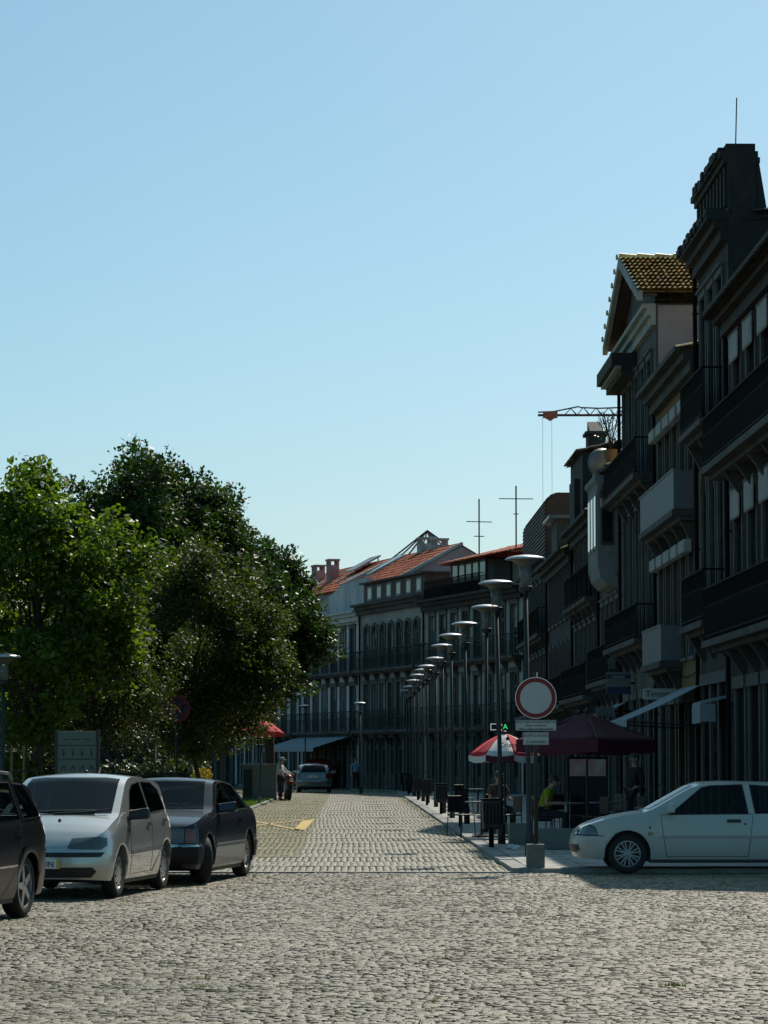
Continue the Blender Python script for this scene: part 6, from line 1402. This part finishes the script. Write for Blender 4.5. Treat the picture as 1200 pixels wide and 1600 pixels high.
p = at(556, 157); person('person in pale blue shirt standing in the shade by the far shopfront', (p.x, p.y, 0), R(20), stand(), M['shirt_blue'], M['dark_cloth'])
p = at(848, 60.2); person('person in lime green top sitting at the terrace, leaning forward', (p.x, p.y, PZ), R(80), sit(head=(0, -.22, 1.15), neck=(0, -.14, 1.03), chest=(0, -.07, .87), sh_l=(.18, -.12, .98), sh_r=(-.18, -.12, .98)), M['shirt_lime'], M['dark_cloth'])
c = copy_tree(pc_); c['label'] = 'dark chair carrying the person in the lime green top'; c.location = (p.x, p.y, PZ); c.rotation_euler = (0, 0, R(80) + math.pi)
p = at(990, 63.5); person('person in dark clothes standing behind the white car bonnet', (p.x, p.y, PZ), R(-60), stand(), M['dark_cloth'], M['dark_cloth'], long_sleeve=True)
p = at(777, 66.5); person('person in brown top sitting under the red and white parasol', (p.x, p.y, PZ), R(30), sit(), mat('shirt_brown', (.10, .06, .05), .85), M['dark_cloth'])
c = copy_tree(pc_); c['label'] = 'dark chair under the red and white parasol'; c.location = (p.x, p.y, PZ); c.rotation_euler = (0, 0, R(30) + math.pi)
# --- motorcycle seen from behind
g = gpt(453, 1251); mo = thing('motorcycle', 'red motorcycle seen from behind on the left beside the low wall', 'motorcycle', (g.x, g.y, .014), R(97)); mo.rotation_euler[0] = R(5)
def moto_wheel(x, r, w_):
    we = bpy.data.objects.new('wheel', None); COL.objects.link(we); we.parent = mo; we.location = (x, 0, r)
    MB().lathe([(r * .68, -w_ * .8), (r * .9, -w_), (r, -w_ * .35), (r, w_ * .35), (r * .9, w_), (r * .68, w_ * .8)], 28, axis='y', cap=False).build('tyre', M['rubber'], we, smooth=True)
    m = MB().lathe([(r * .7, -w_ * .6), (r * .7, w_ * .6), (r * .62, w_ * .6), (r * .62, -w_ * .6), (r * .7, -w_ * .6)], 24, axis='y', cap=False).lathe([(.05, -.07), (.05, .07)], 10, axis='y')
    for k in range(10): a = k * math.pi / 5; m.tube([(0, 0, 0), (math.cos(a) * r * .65, 0, math.sin(a) * r * .65)], .008, 4)
    m.build('rim', M['alloy'], we)
moto_wheel(.32, .31, .075); moto_wheel(1.72, .31, .06)
MB().tube([(1.72, .09, .31), (1.45, .09, .95)], .025, 8).tube([(1.72, -.09, .31), (1.45, -.09, .95)], .025, 8).build('fork', M['alloy'], mo)
MB().tube([(.32, .1, .31), (.85, .1, .42), (1.42, .05, .85)], .03, 8).tube([(.32, -.1, .31), (.85, -.1, .42), (1.42, -.05, .85)], .03, 8).tube([(.1, 0, .78), (.8, 0, .74), (1.4, 0, .88)], .03, 8).build('frame', M['black'], mo)
MB().sphere((1.15, 0, .88), .2, 14, 9, (1.35, .75, .8)).build('tank', M['red'], mo, smooth=True)
MB().hexa([(.05, -.10, .76), (.95, -.13, .74), (.95, .13, .74), (.05, .10, .76), (.0, -.08, .88), (.95, -.11, .82), (.95, .11, .82), (.0, .08, .88)]).build('seat', M['black'], mo, bevel=.03)
MB().hexa([(-.08, -.11, .70), (.35, -.13, .62), (.35, .13, .62), (-.08, .11, .70), (-.12, -.09, .86), (.35, -.12, .77), (.35, .12, .77), (-.12, .09, .86)]).build('tail_fairing', M['red'], mo, bevel=.03)
MB().hexa([(-.14, -.08, .75), (-.10, -.08, .75), (-.10, .08, .75), (-.14, .08, .75), (-.15, -.07, .82), (-.11, -.07, .82), (-.11, .07, .82), (-.15, .07, .82)]).build('tail_lamp', M['chrome'], mo)
MB().hexa([(-.14, -.07, .40), (-.02, -.08, .60), (-.02, .08, .60), (-.14, .07, .40), (-.15, -.07, .41), (-.04, -.08, .62), (-.04, .08, .62), (-.15, .07, .41)]).build('mudguard', M['black'], mo)
MB().box(.75, 1.3, -.17, .17, .28, .66).build('engine', M['alloy'], mo, bevel=.05); MB().tube([(1.1, -.18, .35), (.6, -.2, .36), (-.05, -.22, .46)], [.03, .04, .055], 10).build('exhaust', M['chrome'], mo)
MB().tube([(1.28, .38, 1.05), (1.38, .2, 1.08), (1.42, 0, 1.03), (1.38, -.2, 1.08), (1.28, -.38, 1.05)], .016, 6).build('handlebar', M['black'], mo)
for s_ in (1, -1):
    MB().tube([(1.36, s_ * .25, 1.08), (1.38, s_ * .33, 1.25)], .008, 5).lathe([(.065, -.01), (.06, .012), (.001, .014)], 12, (1.38, s_ * .36, 1.28), axis='x').build('mirror', M['chrome'], mo)
    MB().sphere((-.06, s_ * .16, .72), .035, 8, 6).build('indicator', M['lens_amber'], mo)
MB().lathe([(.09, 0), (.1, .06), (.001, .09)], 16, (1.55, 0, .95), axis='x').build('headlamp', M['chrome'], mo)
MB().tube([(.8, .12, .3), (.7, .32, .02)], .014, 6).build('side_stand', M['iron'], mo)
